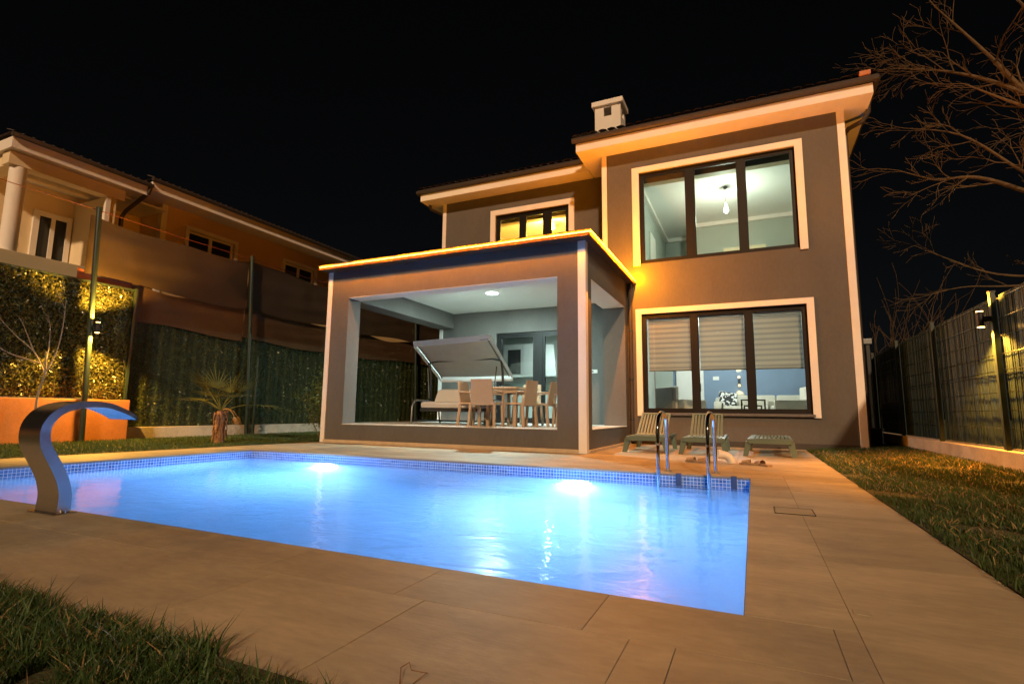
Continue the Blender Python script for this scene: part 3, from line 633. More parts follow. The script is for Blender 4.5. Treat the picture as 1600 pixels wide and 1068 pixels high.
# bedroom behind the small window
t = empty('ceiling_lamp', (-5.2, 13.9, 5.9)); tag(t, 'warm lamp behind the small upper window left of the tall block', 'lamp')
g = G(); g.tube([(-5.2, 13.9, 6.2), (-5.2, 13.9, 6.1), (-5.2, 13.9, 5.98)], [0.04, 0.16, 0.17], 16); mk('lamp_shade', g, 'warmglow', t)
lamp('bedroom_light', 'POINT', (-5.2, 13.6, 5.75), 320, (1.0, 0.58, 0.10), t, shadow_soft_size=0.1)
t = empty('ceiling_lamp', (-5.3, 13.9, 2.95)); tag(t, 'flat round kitchen ceiling lamp behind the porch glass door', 'lamp')
g = G(); g.cyl(-5.3, 13.9, 2.985, 3.049, 0.16, 20); mk('lamp_base', g, 'upvc', t); g = G(); g.cyl(-5.3, 13.9, 2.965, 2.984, 0.14, 20); mk('lamp_lens', g, 'spot', t)
lamp('kitchen_light', 'AREA', (-5.3, 13.9, 2.96), 30, (0.8, 1.0, 0.96), t, shape='DISK', size=0.26)
# wall sconce in the living room
t = empty('wall_sconce', (-0.316, 15.99, 1.45)); tag(t, 'small glowing gold up and down sconce on the blue living room wall', 'lamp')
g = G(); g.box(-0.35, -0.28, 15.93, 15.998, 1.47, 1.64, 0.01); mk('sconce_body', g, 'darkmetal', t)
g = G(); g.cyl(-0.316, 15.95, 1.64, 1.70, 0.03, 10); g.cyl(-0.316, 15.95, 1.41, 1.47, 0.03, 10); mk('sconce_lens', g, 'sconceglow', t)
for zz, dz in ((1.74, 1), (1.38, -1)): lamp('sconce_light', 'SPOT', (-0.316, 15.90, zz), 14, (1.0, 0.55, 0.14), t, spot_size=R(70), spot_blend=0.4, aim=(0, 0.35, dz), shadow_soft_size=0.02)

# ================================================================== ROOM FURNITURE
def armchair(loc, rz, label, m2):
    t = empty('armchair'); tag(t, label, 'armchair', 'living room armchairs')
    g = G(); g.box(-0.42, 0.42, -0.40, 0.40, 0.08, 0.30, 0.04); mk('seat_base', g, m2, t, smooth='auto')
    g = G(); g.box(-0.30, 0.30, -0.40, 0.28, 0.301, 0.45, 0.05); mk('seat_cushion', g, 'sofa', t, smooth='auto')
    g = G(); g.box(-0.40, 0.40, 0.26, 0.36, 0.30, 0.88, 0.06); mk('backrest', g, 'sofa', t, smooth='auto')
    g = G(); g.box(-0.41, 0.41, 0.361, 0.45, 0.10, 0.86, 0.03); mk('back_panel', g, m2, t, smooth='auto')
    for sx in (-1, 1):
        g = G(); g.box(*sorted((sx*0.31, sx*0.44)), -0.42, 0.30, 0.301, 0.58, 0.05); mk('armrest', g, 'sofa', t, smooth='auto')
        for sy in (-0.34, 0.36):
            g = G(); g.cyl(sx*0.36, sy, 0, 0.08, 0.022, 8); mk('leg', g, 'wood', t)
    t.location = loc; t.rotation_euler = (0, 0, rz); return t
armchair((-1.58, 13.25, 0.40), R(127), 'cream armchair with dark grey back behind the left ground floor pane', 'sofadark')
armchair((0.80, 13.6, 0.40), R(-82), 'cream armchair behind the right ground floor pane', 'sofadark')
t = empty('sofa', (0.25, 15.5, 0.40)); tag(t, 'long cream sofa against the blue living room wall', 'sofa')
g = G(); g.box(-0.95, 1.45, 15.05, 15.95, 0.46, 0.72, 0.05); mk('seat_base', g, 'sofa', t, smooth='auto')
for k in range(3):
    g = G(); g.box(-0.72+k*0.65, -0.09+k*0.65, 15.05, 15.7, 0.722, 0.86, 0.05); mk('seat_cushion', g, 'sofa', t, smooth='auto')
    g = G(); g.box(-0.72+k*0.65, -0.09+k*0.65, 15.68, 15.86, 0.80, 1.16, 0.06); mk('back_cushion', g, 'sofa', t, smooth='auto')
g = G(); g.box(-0.95, 1.45, 15.862, 15.97, 0.46, 1.10, 0.04); mk('backrest', g, 'sofa', t, smooth='auto')
for x in (-0.95, 1.26):
    g = G(); g.box(x, x+0.19, 15.05, 15.86, 0.722, 0.98, 0.05); mk('armrest', g, 'sofa', t, smooth='auto')
for x in (-0.85, 1.35):
    for y in (15.12, 15.88): g = G(); g.cyl(x, y, 0.4, 0.46, 0.025, 8); mk('leg', g, 'wood', t)
g = G(); g.box(-0.24, 0.24, -0.07, 0.07, 0, 0.42, 0.065); p = mk('throw_pillow', g, 'pillow', smooth='auto'); p.location = (-0.62, 15.3, 0.84); p.rotation_euler = (R(-22), R(10), R(15)); tag(p, 'black and white patterned pillow on the cream sofa', 'pillow')
def sidetable(x0, x1, y0, y1, h, label):
    t = empty('side_table', ((x0+x1)/2, (y0+y1)/2, 0.40)); tag(t, label, 'table', 'nesting side tables'); r = 0.016
    g = G(); g.box(x0, x1, y0, y1, 0.40+h-0.03, 0.40+h, 0.004); mk('table_top', g, 'wood', t)
    for x in (x0+r, x1-r):
        for y in (y0+r, y1-r): g = G(); g.box(x-r, x+r, y-r, y+r, 0.40, 0.40+h-0.031); mk('leg', g, 'wood', t)
sidetable(-0.26, 0.28, 13.75, 14.15, 0.60, 'taller dark wood nesting side table in the living room')
sidetable(-0.20, 0.20, 13.60, 13.98, 0.46, 'lower dark wood nesting side table tucked under the taller one')
# zebra blinds
for i, (a, b, l) in enumerate(((-2.02, -1.12, 'striped grey roller blind half down behind the left ground floor pane'), (-0.97, -0.08, 'striped translucent roller blind half down behind the middle ground floor pane'), (0.075, 0.95, 'striped pale roller blind half down behind the right ground floor pane'))):
    t = empty('roller_blind', ((a+b)/2, 11.58, 1.55)); tag(t, l, 'blind', 'ground floor roller blinds')
    g = G(); g.box(a, b, 11.55, 11.62, 2.66, 2.74, 0.01); mk('headrail', g, 'upvc', t)
    z = 2.66; k = 0
    while z > 1.58:
        h = 0.062 if k % 2 == 0 else 0.045; h = min(h, z-1.565)
        g = G(); g.box(a+0.01, b-0.01, 11.583, 11.586 if k % 2 else 11.589, z-h, z-0.0005); mk('fabric_band', g, 'blindA' if k % 2 == 0 else 'blindB', t); z -= h; k += 1
    g = G(); g.box(a+0.005, b-0.005, 11.575, 11.595, 1.54, 1.565, 0.004); mk('bottom_bar', g, 'greymetal', t)
# upstairs wardrobe, kitchen units
t = empty('wardrobe', (0.05, 15.6, 3.36)); tag(t, 'pale wooden wardrobe top showing at the upstairs window bottom', 'wardrobe')
g = G(); g.box(-0.55, -0.02, 15.3, 15.88, 3.40, 5.22, 0.01); mk('door', g, 'palewood', t); g = G(); g.box(0.0, 0.52, 15.3, 15.88, 3.40, 5.22, 0.01); mk('door', g, 'palewood', t); g = G(); g.box(-0.55, 0.52, 15.32, 15.88, 3.36, 3.399); mk('plinth', g, 'wood', t)
t = empty('wall_cabinet', (-6.5, 14.8, 1.6)); tag(t, 'white kitchen wall cabinet with dark glass door behind the porch door', 'cabinet')
g = G(); g.box(-7.05, -5.95, 14.75, 15.18, 1.70, 2.72, 0.008); mk('carcass', g, 'kitchen', t); g = G(); g.box(-6.88, -6.45, 14.73, 14.749, 1.80, 2.55); mk('glass_door', g, 'darkpane', t); g = G(); g.box(-6.38, -5.97, 14.73, 14.749, 1.72, 2.70, 0.006); mk('door', g, 'kitchen', t)
t = empty('range_hood', (-5.6, 14.9, 1.6)); tag(t, 'white sloping range hood in the kitchen behind the porch door', 'hood')
g = G(); g.box(-5.9, -5.25, 14.62, 15.18, 1.70, 1.76, 0.006); mk('canopy', g, 'kitchen', t); g = G(); g.add([(-5.9, 14.62, 1.761), (-5.25, 14.62, 1.761), (-5.25, 15.18, 1.761), (-5.9, 15.18, 1.761), (-5.72, 14.95, 2.7), (-5.45, 14.95, 2.7), (-5.45, 15.18, 2.7), (-5.72, 15.18, 2.7)], [(0, 1, 5, 4), (1, 2, 6, 5), (2, 3, 7, 6), (3, 0, 4, 7), (4, 5, 6, 7), (3, 2, 1, 0)]); mk('flue', g, 'kitchen', t)
t = empty('wall_cabinet', (-4.5, 14.8, 1.6)); tag(t, 'white kitchen wall cabinet right of the range hood', 'cabinet')
g = G(); g.box(-5.2, -3.4, 14.75, 15.18, 1.70, 2.72, 0.008); mk('carcass', g, 'kitchen', t); g = G(); g.box(-5.15, -4.6, 14.73, 14.749, 1.72, 2.70, 0.006); mk('door', g, 'kitchen', t)
t = empty('base_cabinet', (-5.4, 14.8, 0.36)); tag(t, 'kitchen base units with dark worktop behind the porch door', 'cabinet')
g = G(); g.box(-7.3, -3.4, 14.58, 15.18, 0.36, 1.22); mk('carcass', g, 'kitchen', t); g = G(); g.box(-7.32, -3.38, 14.55, 15.19, 1.221, 1.27); mk('worktop', g, 'black', t)

# ================================================================== PORCH FURNITURE
FZ = 0.358
def make_chair(label):
    t = empty('dining_chair'); tag(t, label, 'chair', 'rattan dining chairs on the porch')
    g = G(); g.box(-0.23, 0.23, -0.22, 0.22, 0.42, 0.455, 0.012); mk('seat', g, 'rattan', t)
    g = G(); g.prism([(-0.225, 0.20, 0.40), (0.225, 0.20, 0.40), (0.205, 0.275, 0.87), (-0.205, 0.275, 0.87)], (0, 0.028, 0.004)); mk('backrest', g, 'rattan', t)
    for sx in (-1, 1):
        g = G(); g.prism([(sx*0.235-0.02, 0.185, 0.43), (sx*0.235+0.02, 0.185, 0.43), (sx*0.235+0.02, 0.235, 0.43), (sx*0.235-0.02, 0.235, 0.43)], (sx*0.02, 0.04, -0.43)); mk('leg', g, 'rattan', t)
        g = G(); g.prism([(sx*0.225-0.02, -0.215, 0.43), (sx*0.225+0.02, -0.215, 0.43), (sx*0.225+0.02, -0.17, 0.43), (sx*0.225-0.02, -0.17, 0.43)], (sx*0.015, -0.02, -0.43)); mk('leg', g, 'rattan', t)
        g = G(); g.tube([(sx*0.23, -0.19, 0.44), (sx*0.25, -0.20, 0.58), (sx*0.25, -0.16, 0.645), (sx*0.25, 0.0, 0.655), (sx*0.235, 0.24, 0.66)], 0.017, 8); mk('armrest', g, 'rattan', t, smooth='auto')
    return t
c0 = make_chair('tan rattan chair with its back to the pool at the near table end')
c0.location = (-4.52, 8.78, FZ); c0.rotation_euler = (0, 0, R(180+4))
for loc, rz, l in (((-4.07, 9.25, FZ), R(-97), 'rattan chair on the right side of the porch table, nearest the pool'), ((-3.84, 9.80, FZ), R(-90), 'rattan chair on the right side of the porch table, second from the pool'),
                   ((-5.02, 9.24, FZ), R(92), 'rattan chair on the left side of the porch table, nearest the pool'), ((-5.02, 9.86, FZ), R(88), 'rattan chair on the left side of the porch table, beside the swing'),
                   ((-3.30, 9.75, FZ), R(-60), 'rattan chair standing apart by the porch pillar'), ((-4.36, 10.33, FZ), R(0), 'rattan chair at the far table end in front of the glass door')):
    c = copytree(c0, loc, rz); c['label'] = l
t = empty('dining_table', (-4.36, 9.55, FZ)); tag(t, 'tan rattan rectangular dining table on the porch', 'table')
g = G(); g.box(-4.72, -4.02, 9.02, 10.1, FZ+0.715, FZ+0.755, 0.008); mk('table_top', g, 'rattan', t)
for x in (-4.68, -4.11):
    for y in (9.06, 10.01): g = G(); g.box(x, x+0.055, y, y+0.055, FZ, FZ+0.714); mk('leg', g, 'rattan', t)
for y in (9.065, 10.035): g = G(); g.box(-4.62, -4.115, y, y+0.02, FZ+0.64, FZ+0.713); mk('apron', g, 'rattan', t)
# garden swing with tilted canopy
t = empty('garden_swing', (-5.94, 10.3, FZ)); tag(t, 'garden swing bench with tilted cream canopy on the porch', 'swing')
X0, X1 = -6.90, -4.98
def sag(u, v): return 0.035*math.sin(math.pi*u)*math.sin(math.pi*v)
g = G(); n = 10
for j in range(n+1):
    for i in range(n+1):
        u, v = i/n, j/n; g.v.append((X0+(X1-X0)*u, 9.74+1.18*v, 2.17-0.72*v+0.06*u*(1-v)-sag(u, v)+0.03*abs(u-0.5)))
g.f = [(j*(n+1)+i, j*(n+1)+i+1, (j+1)*(n+1)+i+1, (j+1)*(n+1)+i) for j in range(n) for i in range(n)]
cn = mk('canopy', g, 'canvas', t, smooth=True)
g = G()
for (a, b) in (((X0-0.01, 9.73, 2.19), (X1+0.01, 9.73, 2.25)), ((X1+0.01, 9.73, 2.25), (X1+0.01, 10.93, 1.47)), ((X0-0.01, 9.73, 2.19), (X0-0.01, 10.93, 1.47)), ((X0-0.01, 10.93, 1.47), (X1+0.01, 10.93, 1.47))):
    d = Vector((0, 0.05, -0.12)) if abs(a[1]-b[1]) < 0.1 and a[1] < 10.12 else Vector((0, 0.02, -0.13))
    a, b = Vector(a), Vector(b); g.add([a, b, b+d, a+d], [(0, 1, 2, 3)])
mk('canopy_valance', g, 'canvaswhite', cn, fix=False)
g = G(); g.tube([(X0+0.05, 9.78, 2.12), (X1-0.05, 9.78, 2.16)], 0.014, 8); g.tube([(X0+0.05, 10.37, 1.76), (X0+0.25, 10.37, 1.78), (X1-0.25, 10.37, 1.80), (X1-0.05, 10.37, 1.76)], 0.016, 8); g.tube([(X0+0.06, 9.78, 2.12), (X0+0.06, 10.88, 1.44)], 0.012, 8); g.tube([(X1-0.06, 9.78, 2.14), (X1-0.06, 10.88, 1.44)], 0.012, 8); mk('canopy_frame', g, 'darkmetal', cn, smooth='auto')
for x in (X0+0.02, X1-0.02):
    g = G(); g.tube([(x, 10.37, 1.76), (x+0.02, 10.40, 1.5), (x, 10.47, 1.05), (x, 10.52, 0.80)], 0.028, 10); mk('upright', g, 'darkmetal', t, smooth='auto')
    g = G(); g.tube([(x, 9.72, FZ+0.0), (x, 9.74, 0.72), (x, 9.79, 0.83), (x, 9.90, 0.88), (x, 10.32, 0.87), (x, 10.67, 0.82), (x, 10.82, 0.70), (x, 10.90, FZ)], 0.022, 10); mk('leg', g, 'greymetal', t, smooth='auto')
    g = G(); g.tube([(x+(0.05 if x < -5.5 else -0.05), 10.24, 1.62), (x+(0.12 if x < -5.5 else -0.12), 10.22, 0.92)], 0.013, 8); mk('hanger', g, 'zinc', t)
g = G(); g.tube([(X0, 10.87, FZ+0.05), (X1, 10.87, FZ+0.05)], 0.02, 8); g.tube([(X0, 9.74, FZ+0.06), (X0, 10.89, FZ+0.06)], 0.02, 8); g.tube([(X1, 9.74, FZ+0.06), (X1, 10.89, FZ+0.06)], 0.02, 8); mk('floor_rail', g, 'darkmetal', t)
g = G(); g.box(X0+0.16, X1-0.14, 9.84, 10.40, 0.70, 0.85, 0.065); mk('seat_cushion', g, 'cushion', t, smooth='auto')
g = G(); g.box(X0+0.14, X1-0.12, 9.86, 10.42, 0.63, 0.699, 0.01); mk('seat_frame', g, 'darkmetal', t)
for k in range(2):
    a = X0+0.2+k*0.76; g = G(); g.prism([(a, 10.32, 0.78), (a+0.68, 10.32, 0.78), (a+0.66, 10.48, 1.12), (a+0.02, 10.48, 1.12)], (0, 0.15, 0.03)); mk('back_cushion', g, 'cushion', t)

# ================================================================== POOLSIDE
# fountain: a bent steel sheet with rolled side edges
t = empty('pool_fountain', (-3.95, 1.84, 0)); tag(t, 'curved stainless steel waterfall spout standing at the left pool edge', 'fountain')
prof = [(1.862, 0.0), (1.866, 0.06), (1.862, 0.13), (1.835, 0.22), (1.785, 0.32), (1.742, 0.40), (1.725, 0.48), (1.737, 0.55), (1.78, 0.61), (1.85, 0.646), (1.94, 0.662), (2.04, 0.655), (2.115, 0.628), (2.175, 0.598), (2.215, 0.57)]
def smoothp(p, n=4):
    out = []
    for i in range(len(p)-1):
        p0, p1, p2, p3 = [np.array(p[min(max(k, 0), len(p)-1)]) for k in (i-1, i, i+1, i+2)]
        for k in range(n):
            u = k/n; out.append(tuple(0.5*((2*p1)+(-p0+p2)*u+(2*p0-5*p1+4*p2-p3)*u*u+(-p0+3*p1-3*p2+p3)*u**3)))
    return out+[tuple(p[-1])]
pf = smoothp(prof)
k = len(pf); V = []; XC = -3.955
for i, (y, z) in enumerate(pf):
    a = np.array(pf[min(i+1, k-1)])-np.array(pf[max(i-1, 0)]); a = a/np.linalg.norm(a); u = i/(k-1); th = 0.055*(1-u)**0.8+0.018; nrm = np.array([-a[1], a[0]])*th/2
    w = 0.24+0.07*max(0, u-0.45)/0.55
    for s_ in (1, -1):
        for q in (-1, 1): V.append((XC+q*w/2, y+s_*nrm[0], z+s_*nrm[1]))
F = []
for i in range(k-1):
    a, b = i*4, i*4+4; F += [(a, a+1, b+1, b), (a+3, a+2, b+2, b+3), (a+2, a, b, b+2), (a+1, a+3, b+3, b+1)]
F += [(0, 2, 3, 1), (4*k-4, 4*k-3, 4*k-1, 4*k-2)]
g = G().add(V, F); mk('spout_body', g, 'steel', t, smooth='auto')
g = G(); g.box(XC-0.15, XC+0.15, 1.80, 1.925, 0.0, 0.010, 0.003); mk('base_plate', g, 'steel', t)
for q in (-0.135, 0.135): g = G(); g.cyl(XC+q, 1.862, 0.0105, 0.02, 0.009, 8); mk('bolt', g, 'chrome', t)
# ladder
t = empty('pool_ladder', (-0.69, 6.12, 0)); tag(t, 'polished steel pool ladder at the far right pool edge', 'ladder')
for x in (-0.945, -0.435):
    pts = [(x+0.035, 6.27, 0.0), (x+0.035, 6.27, 0.48), (x+0.03, 6.25, 0.58), (x+0.015, 6.18, 0.645), (x, 6.08, 0.655), (x-0.01, 5.98, 0.60), (x-0.012, 5.93, 0.48), (x-0.012, 5.92, 0.2), (x-0.012, 5.92, -0.9)]
    g = G(); g.tube([pts[0], pts[1]]+[(*[c for c in p],) for p in pts[2:]], 0.0205, 12); rl = mk('rail', g, 'chrome', t, smooth='auto')
    g = G(); g.cyl(x+0.035, 6.27, 0.001, 0.014, 0.045, 16); mk('flange', g, 'steel', rl)
    g = G(); g.cyl(x-0.012, 5.92, 0.30, 0.325, 0.024, 12); mk('joint_ring', g, 'chrome', rl)
for z in (-0.20, -0.45, -0.70):
    g = G(); g.box(-0.95, -0.45, 5.88, 5.96, z-0.012, z+0.012, 0.004); mk('step', g, 'chrome', t)
for x in (-0.79, -0.24):
    g = G(); g.box(x, x+0.055, PY1-0.03, PY1+0.05, -0.14, 0.006, 0.004); o = mk('edge_bracket', g, 'bluestep'); tag(o, 'small dark bracket on the pool rim %s' % ('between the ladder rails' if x < -0.5 else 'right of the ladder'), 'bracket')
# pool lamps
for i, x in enumerate((-5.70, -1.90)):
    t = empty('pool_lamp', (x, PY1-0.02, -0.47)); tag(t, 'glowing round underwater lamp in the far pool wall, %s' % ('left one' if i == 0 else 'right one near the ladder'), 'lamp', 'underwater pool lamps')
    g = G(); g.tube([(x, PY1-0.005, -0.42), (x, PY1-0.035, -0.42)], 0.175, 24); mk('lamp_rim', g, 'upvc', t, smooth='auto')
    g = G(); g.tube([(x, PY1-0.036, -0.42), (x, PY1-0.048, -0.42)], [0.15, 0.13], 24); mk('lamp_lens', g, 'poollens', t, smooth='auto')
    lamp('pool_light', 'AREA', (x, PY1-0.06, -0.42), 310, (0.27, 0.56, 1.0), t, shape='DISK', size=0.2, aim=(0, -1, -0.12))
# loungers
def make_lounger(back, label):
    t = empty('sun_lounger'); tag(t, label, 'sun lounger', 'green plastic sun loungers by the wall')
    Wd, Ln, H = 0.64, 1.86, 0.272; hy = 0.78
    for sx in (-1, 1):
        g = G(); x = sx*(Wd/2-0.025); g.box(x-0.025, x+0.025, 0, Ln, H-0.055, H-0.005, 0.008); mk('side_rail', g, 'lounger', t)
        for y in (0.07, 1.45):
            g = G(); q = 0.045; g.add([(x-q, y-0.05, H-0.05), (x+q, y-0.05, H-0.05), (x+q, y+0.09, H-0.05), (x-q, y+0.09, H-0.05), (x-q+sx*0.045, y-0.055, 0), (x+q-0.02+sx*0.045, y-0.055, 0), (x+q-0.02+sx*0.045, y+0.0, 0), (x-q+sx*0.045, y+0.0, 0)], [(0, 1, 2, 3), (7, 6, 5, 4), (0, 4, 5, 1), (1, 5, 6, 2), (2, 6, 7, 3), (3, 7, 4, 0)]); mk('leg', g, 'lounger', t)
    g = G(); g.prism([(-Wd/2+0.02, -0.012, H-0.075), (Wd/2-0.02, -0.012, H-0.075), (Wd/2-0.02, -0.012, H-0.01), (0.12, -0.012, H+0.004), (-0.12, -0.012, H+0.004), (-Wd/2+0.02, -0.012, H-0.01)], (0, 0.05, 0)); mk('front_rail', g, 'lounger', t)
    n = 9
    for k in range(n):
        x = -Wd/2+0.075+k*(Wd-0.15)/(n-1); g = G(); g.box(x-0.02, x+0.02, 0.04, hy-0.02, H-0.02, H, 0.004); mk('seat_slat', g, 'lounger', t)
    g = G(); g.box(-Wd/2+0.05, Wd/2-0.05, hy-0.06, hy-0.02, H-0.05, H-0.021); mk('cross_bar', g, 'lounger', t)
    ca, sa = math.cos(R(back)), math.sin(R(back)); Lb = 0.78 if back > 5 else 1.0
    def bp(x, l, h): return (x, hy+l*ca-h*sa, H-0.02+l*sa+h*ca)
    def bbar(x0, x1, l0, l1, h0, h1): 
        g = G(); g.add([bp(x0, l0, h0), bp(x1, l0, h0), bp(x1, l1, h0), bp(x0, l1, h0), bp(x0, l0, h1), bp(x1, l0, h1), bp(x1, l1, h1), bp(x0, l1, h1)], [(0, 3, 2, 1), (4, 5, 6, 7), (0, 1, 5, 4), (1, 2, 6, 5), (2, 3, 7, 6), (3, 0, 4, 7)]); return g
    g = bbar(-Wd/2+0.055, -Wd/2+0.095, 0, Lb, -0.01, 0.022); b2 = bbar(Wd/2-0.095, Wd/2-0.055, 0, Lb, -0.01, 0.022); g.add(b2.v, b2.f)
    for l in (0.0, Lb-0.04): b2 = bbar(-Wd/2+0.095, Wd/2-0.095, l, l+0.045, -0.01, 0.022); g.add(b2.v, b2.f)
    bf = mk('backrest_frame', g, 'lounger', t, fix=False)
    for k in range(8):
        x = -Wd/2+0.127+k*(Wd-0.254)/7; mk('back_slat', bbar(x-0.0165, x+0.0165, 0.045, Lb-0.04, 0.0, 0.016), 'lounger', bf)
    return t
l1 = make_lounger(29, 'green slatted sun lounger with raised back nearest the porch wall'); l1.location = (-1.63, 8.86, 0); l1.rotation_euler = (0, 0, R(2))
l2 = copytree(l1, (-0.74, 8.93, 0), R(1)); l2['label'] = 'green slatted sun lounger with raised back behind the pool ladder'
l3 = make_lounger(0, 'flat green slatted sun lounger nearest the lawn'); l3.location = (0.21, 9.1, 0); l3.rotation_euler = (0, 0, R(-2))
# pipe elbow, slippers, covers, twig
g = G(); g.tube([(-0.44, 7.63, 0.115), (-0.40, 7.64, 0.112), (-0.355, 7.655, 0.10), (-0.32, 7.665, 0.075), (-0.30, 7.67, 0.04), (-0.295, 7.672, 0.003)], 0.052, 14); g.tube([(-0.455, 7.625, 0.116), (-0.425, 7.635, 0.114)], 0.06, 14)
tag(mk('pipe_elbow', g, 'pvc', smooth='auto'), 'white plastic pipe elbow lying on the deck before the loungers', 'pipe')
def slipper(x, y, rz, label):
    t = empty('slipper'); tag(t, label, 'slipper', 'slippers left on the deck')
    g = G(); g.prism([(-0.04, -0.13, 0), (0.035, -0.13, 0), (0.05, -0.02, 0), (0.045, 0.10, 0), (0.0, 0.135, 0), (-0.045, 0.10, 0), (-0.04, 0, 0)], (0, 0, 0.025)); mk('sole', g, 'slipper', t)
    g = G(); n = 6
    for yy in (0.0, 0.1):
        for k in range(n+1): a = math.pi*k/n; g.v.append((0.05*math.cos(a), yy, 0.02+0.055*math.sin(a)*(1 if yy < 0.05 else 0.7)))
    g.f = [(k, k+1, n+2+k, n+1+k) for k in range(n)]; mk('strap', g, 'slipper', t, fix=False)
    t.location = (x, y, 0); t.rotation_euler = (0, 0, rz)
slipper(-0.74, 7.52, R(70), 'left brown slipper of the pair nearest the ladder'); slipper(-0.60, 7.56, R(100), 'right brown slipper of the pair nearest the ladder')
slipper(-0.06, 7.52, R(80), 'left brown slipper of the pair nearest the lawn'); slipper(0.08, 7.47, R(40), 'right brown slipper of the pair nearest the lawn')
t = empty('access_cover', (0.22, 4.1, 0)); tag(t, 'square stone access cover set in the deck right of the pool', 'cover')
g = G(); w = 0.004
for q in ((0.10, 0.34, 3.985, 3.985+w), (0.10, 0.34, 4.235, 4.235+w), (0.10, 0.10+w, 3.985+w, 4.235), (0.34-w, 0.34, 3.985+w, 4.235)): g.box(*q, 0.0, 0.0045)
mk('cover_rim', g, 'plinth', t, fix=False); g = G(); g.box(0.108, 0.332, 3.994, 4.232, 0.0, 0.004, 0.001); mk('cover_slab', g, 'tile', t)
t = empty('overflow_drain', (0.30, 2.15, 0)); tag(t, 'small square drain in the deck near the pool corner', 'drain'); g = G(); g.box(0.272, 0.32, 2.12, 2.17, 0.0, 0.004, 0.001); mk('drain_grate', g, 'tile', t)
g = G(); g.tube([(-0.792, 1.111, 0.003), (-0.815, 1.146, 0.02), (-0.799, 1.158, 0.03), (-0.794, 1.161, 0.012), (-0.75, 1.162, 0.014), (-0.764, 1.125, 0.003)], 0.0016, 5); tag(mk('dry_twig', g, 'palmtrunk'), 'thin bent dry stalk on the deck beside the near grass', 'twig')

# ================================================================== LEFT BOUNDARY
XF = -10.8
lf = empty('screened_fence', (XF, 8, 0)); tag(lf, 'tall green post fence with brown shade cloth along the left garden side', 'fence')
LPY = (1.72, 5.02, 8.34, 11.66, 14.98, 18.3)
for y in LPY:
    px = -10.33 if y < 6 else -10.57; zt_ = 4.11 if y < 6 else 4.18
    g = G(); g.tube([(px, y+0.14 if y < 6 else y+0.2, 0.0), (px, y, zt_)], 0.042, 10); po = mk('post', g, 'post', lf, smooth='auto')
    g = G(); g.cyl(px, y, zt_, zt_+0.02, 0.048, 10); mk('post_cap', g, 'post', po)
    if y in (8.34, 11.66):
        g = G(); g.cyl(px+0.08, y+0.3, 0.02, 1.85, 0.028, 8); mk('stub_post', g, 'post', lf, smooth='auto')
g = G()
for a, b in zip(LPY[:-1], LPY[1:]): xa, xb = (-10.37 if a < 6 else -10.61), (-10.37 if b < 6 else -10.61); g.tube([(xa, a, 4.09 if a < 6 else 4.15), ((xa+xb)/2, (a+b)/2, 4.10), (xb, b, 4.09 if b < 6 else 4.15)], 0.007, 5)
mk('top_wire', g, 'wire', lf)
def cloth(y0, y1, z0, ztop, name, m, amp, seed, x=XF):
    nu, nv = 60, 26; g = G()
    for j in range(nv+1):
        for i in range(nu+1):
            u, v = i/nu, j/nv; y = y0+(y1-y0)*u
            zt_ = ztop-0.10*math.sin(math.pi*u)*(1+0.5*math.sin(7*u+seed)); zb = z0+0.05*math.sin(5*u+seed)
            d = amp*(math.sin(9*v+3.2*u+seed)*0.6+0.5*math.sin(17*v-5*u+2*seed)*math.sin(math.pi*u)+0.3*math.sin(23*u+seed))*math.sin(math.pi*min(max(v, 0.04), 0.96))
            g.v.append((x+d, y, zb+(zt_-zb)*v))
    g.f = [(j*(nu+1)+i, j*(nu+1)+i+1, (j+1)*(nu+1)+i+1, (j+1)*(nu+1)+i) for j in range(nv) for i in range(nu)]
    return mk(name, g, m, lf, smooth=True, fix=False)
XC1 = -10.66
cloth(5.06, 8.34, 2.95, 4.07, 'shade_cloth', 'cloth', 0.016, 1.0, XC1); cloth(8.34, 11.66, 2.95, 4.12, 'shade_cloth', 'cloth', 0.02, 2.6, XC1); cloth(11.66, 14.98, 2.95, 4.12, 'shade_cloth', 'cloth', 0.015, 4.0, XC1)
cloth(5.9, 8.36, 2.24, 3.02, 'lower_shade_cloth', 'cloth2', 0.008, 0.3, XC1-0.06); cloth(8.36, 11.66, 2.24, 3.02, 'lower_shade_cloth', 'cloth2', 0.01, 1.9, XC1-0.06); cloth(11.66, 15.0, 2.24, 3.0, 'lower_shade_cloth', 'cloth2', 0.008, 3.3, XC1-0.06)
cloth(14.98, 18.3, 2.95, 4.12, 'shade_cloth', 'cloth', 0.016, 5.2, XC1); cloth(15.0, 21.5, 2.24, 3.0, 'lower_shade_cloth', 'cloth2', 0.008, 1.3, XC1-0.06)
cloth(5.0, 6.15, 2.60, 3.10, 'red_cloth_edge', 'clothred', 0.008, 0.4, XC1-0.09)
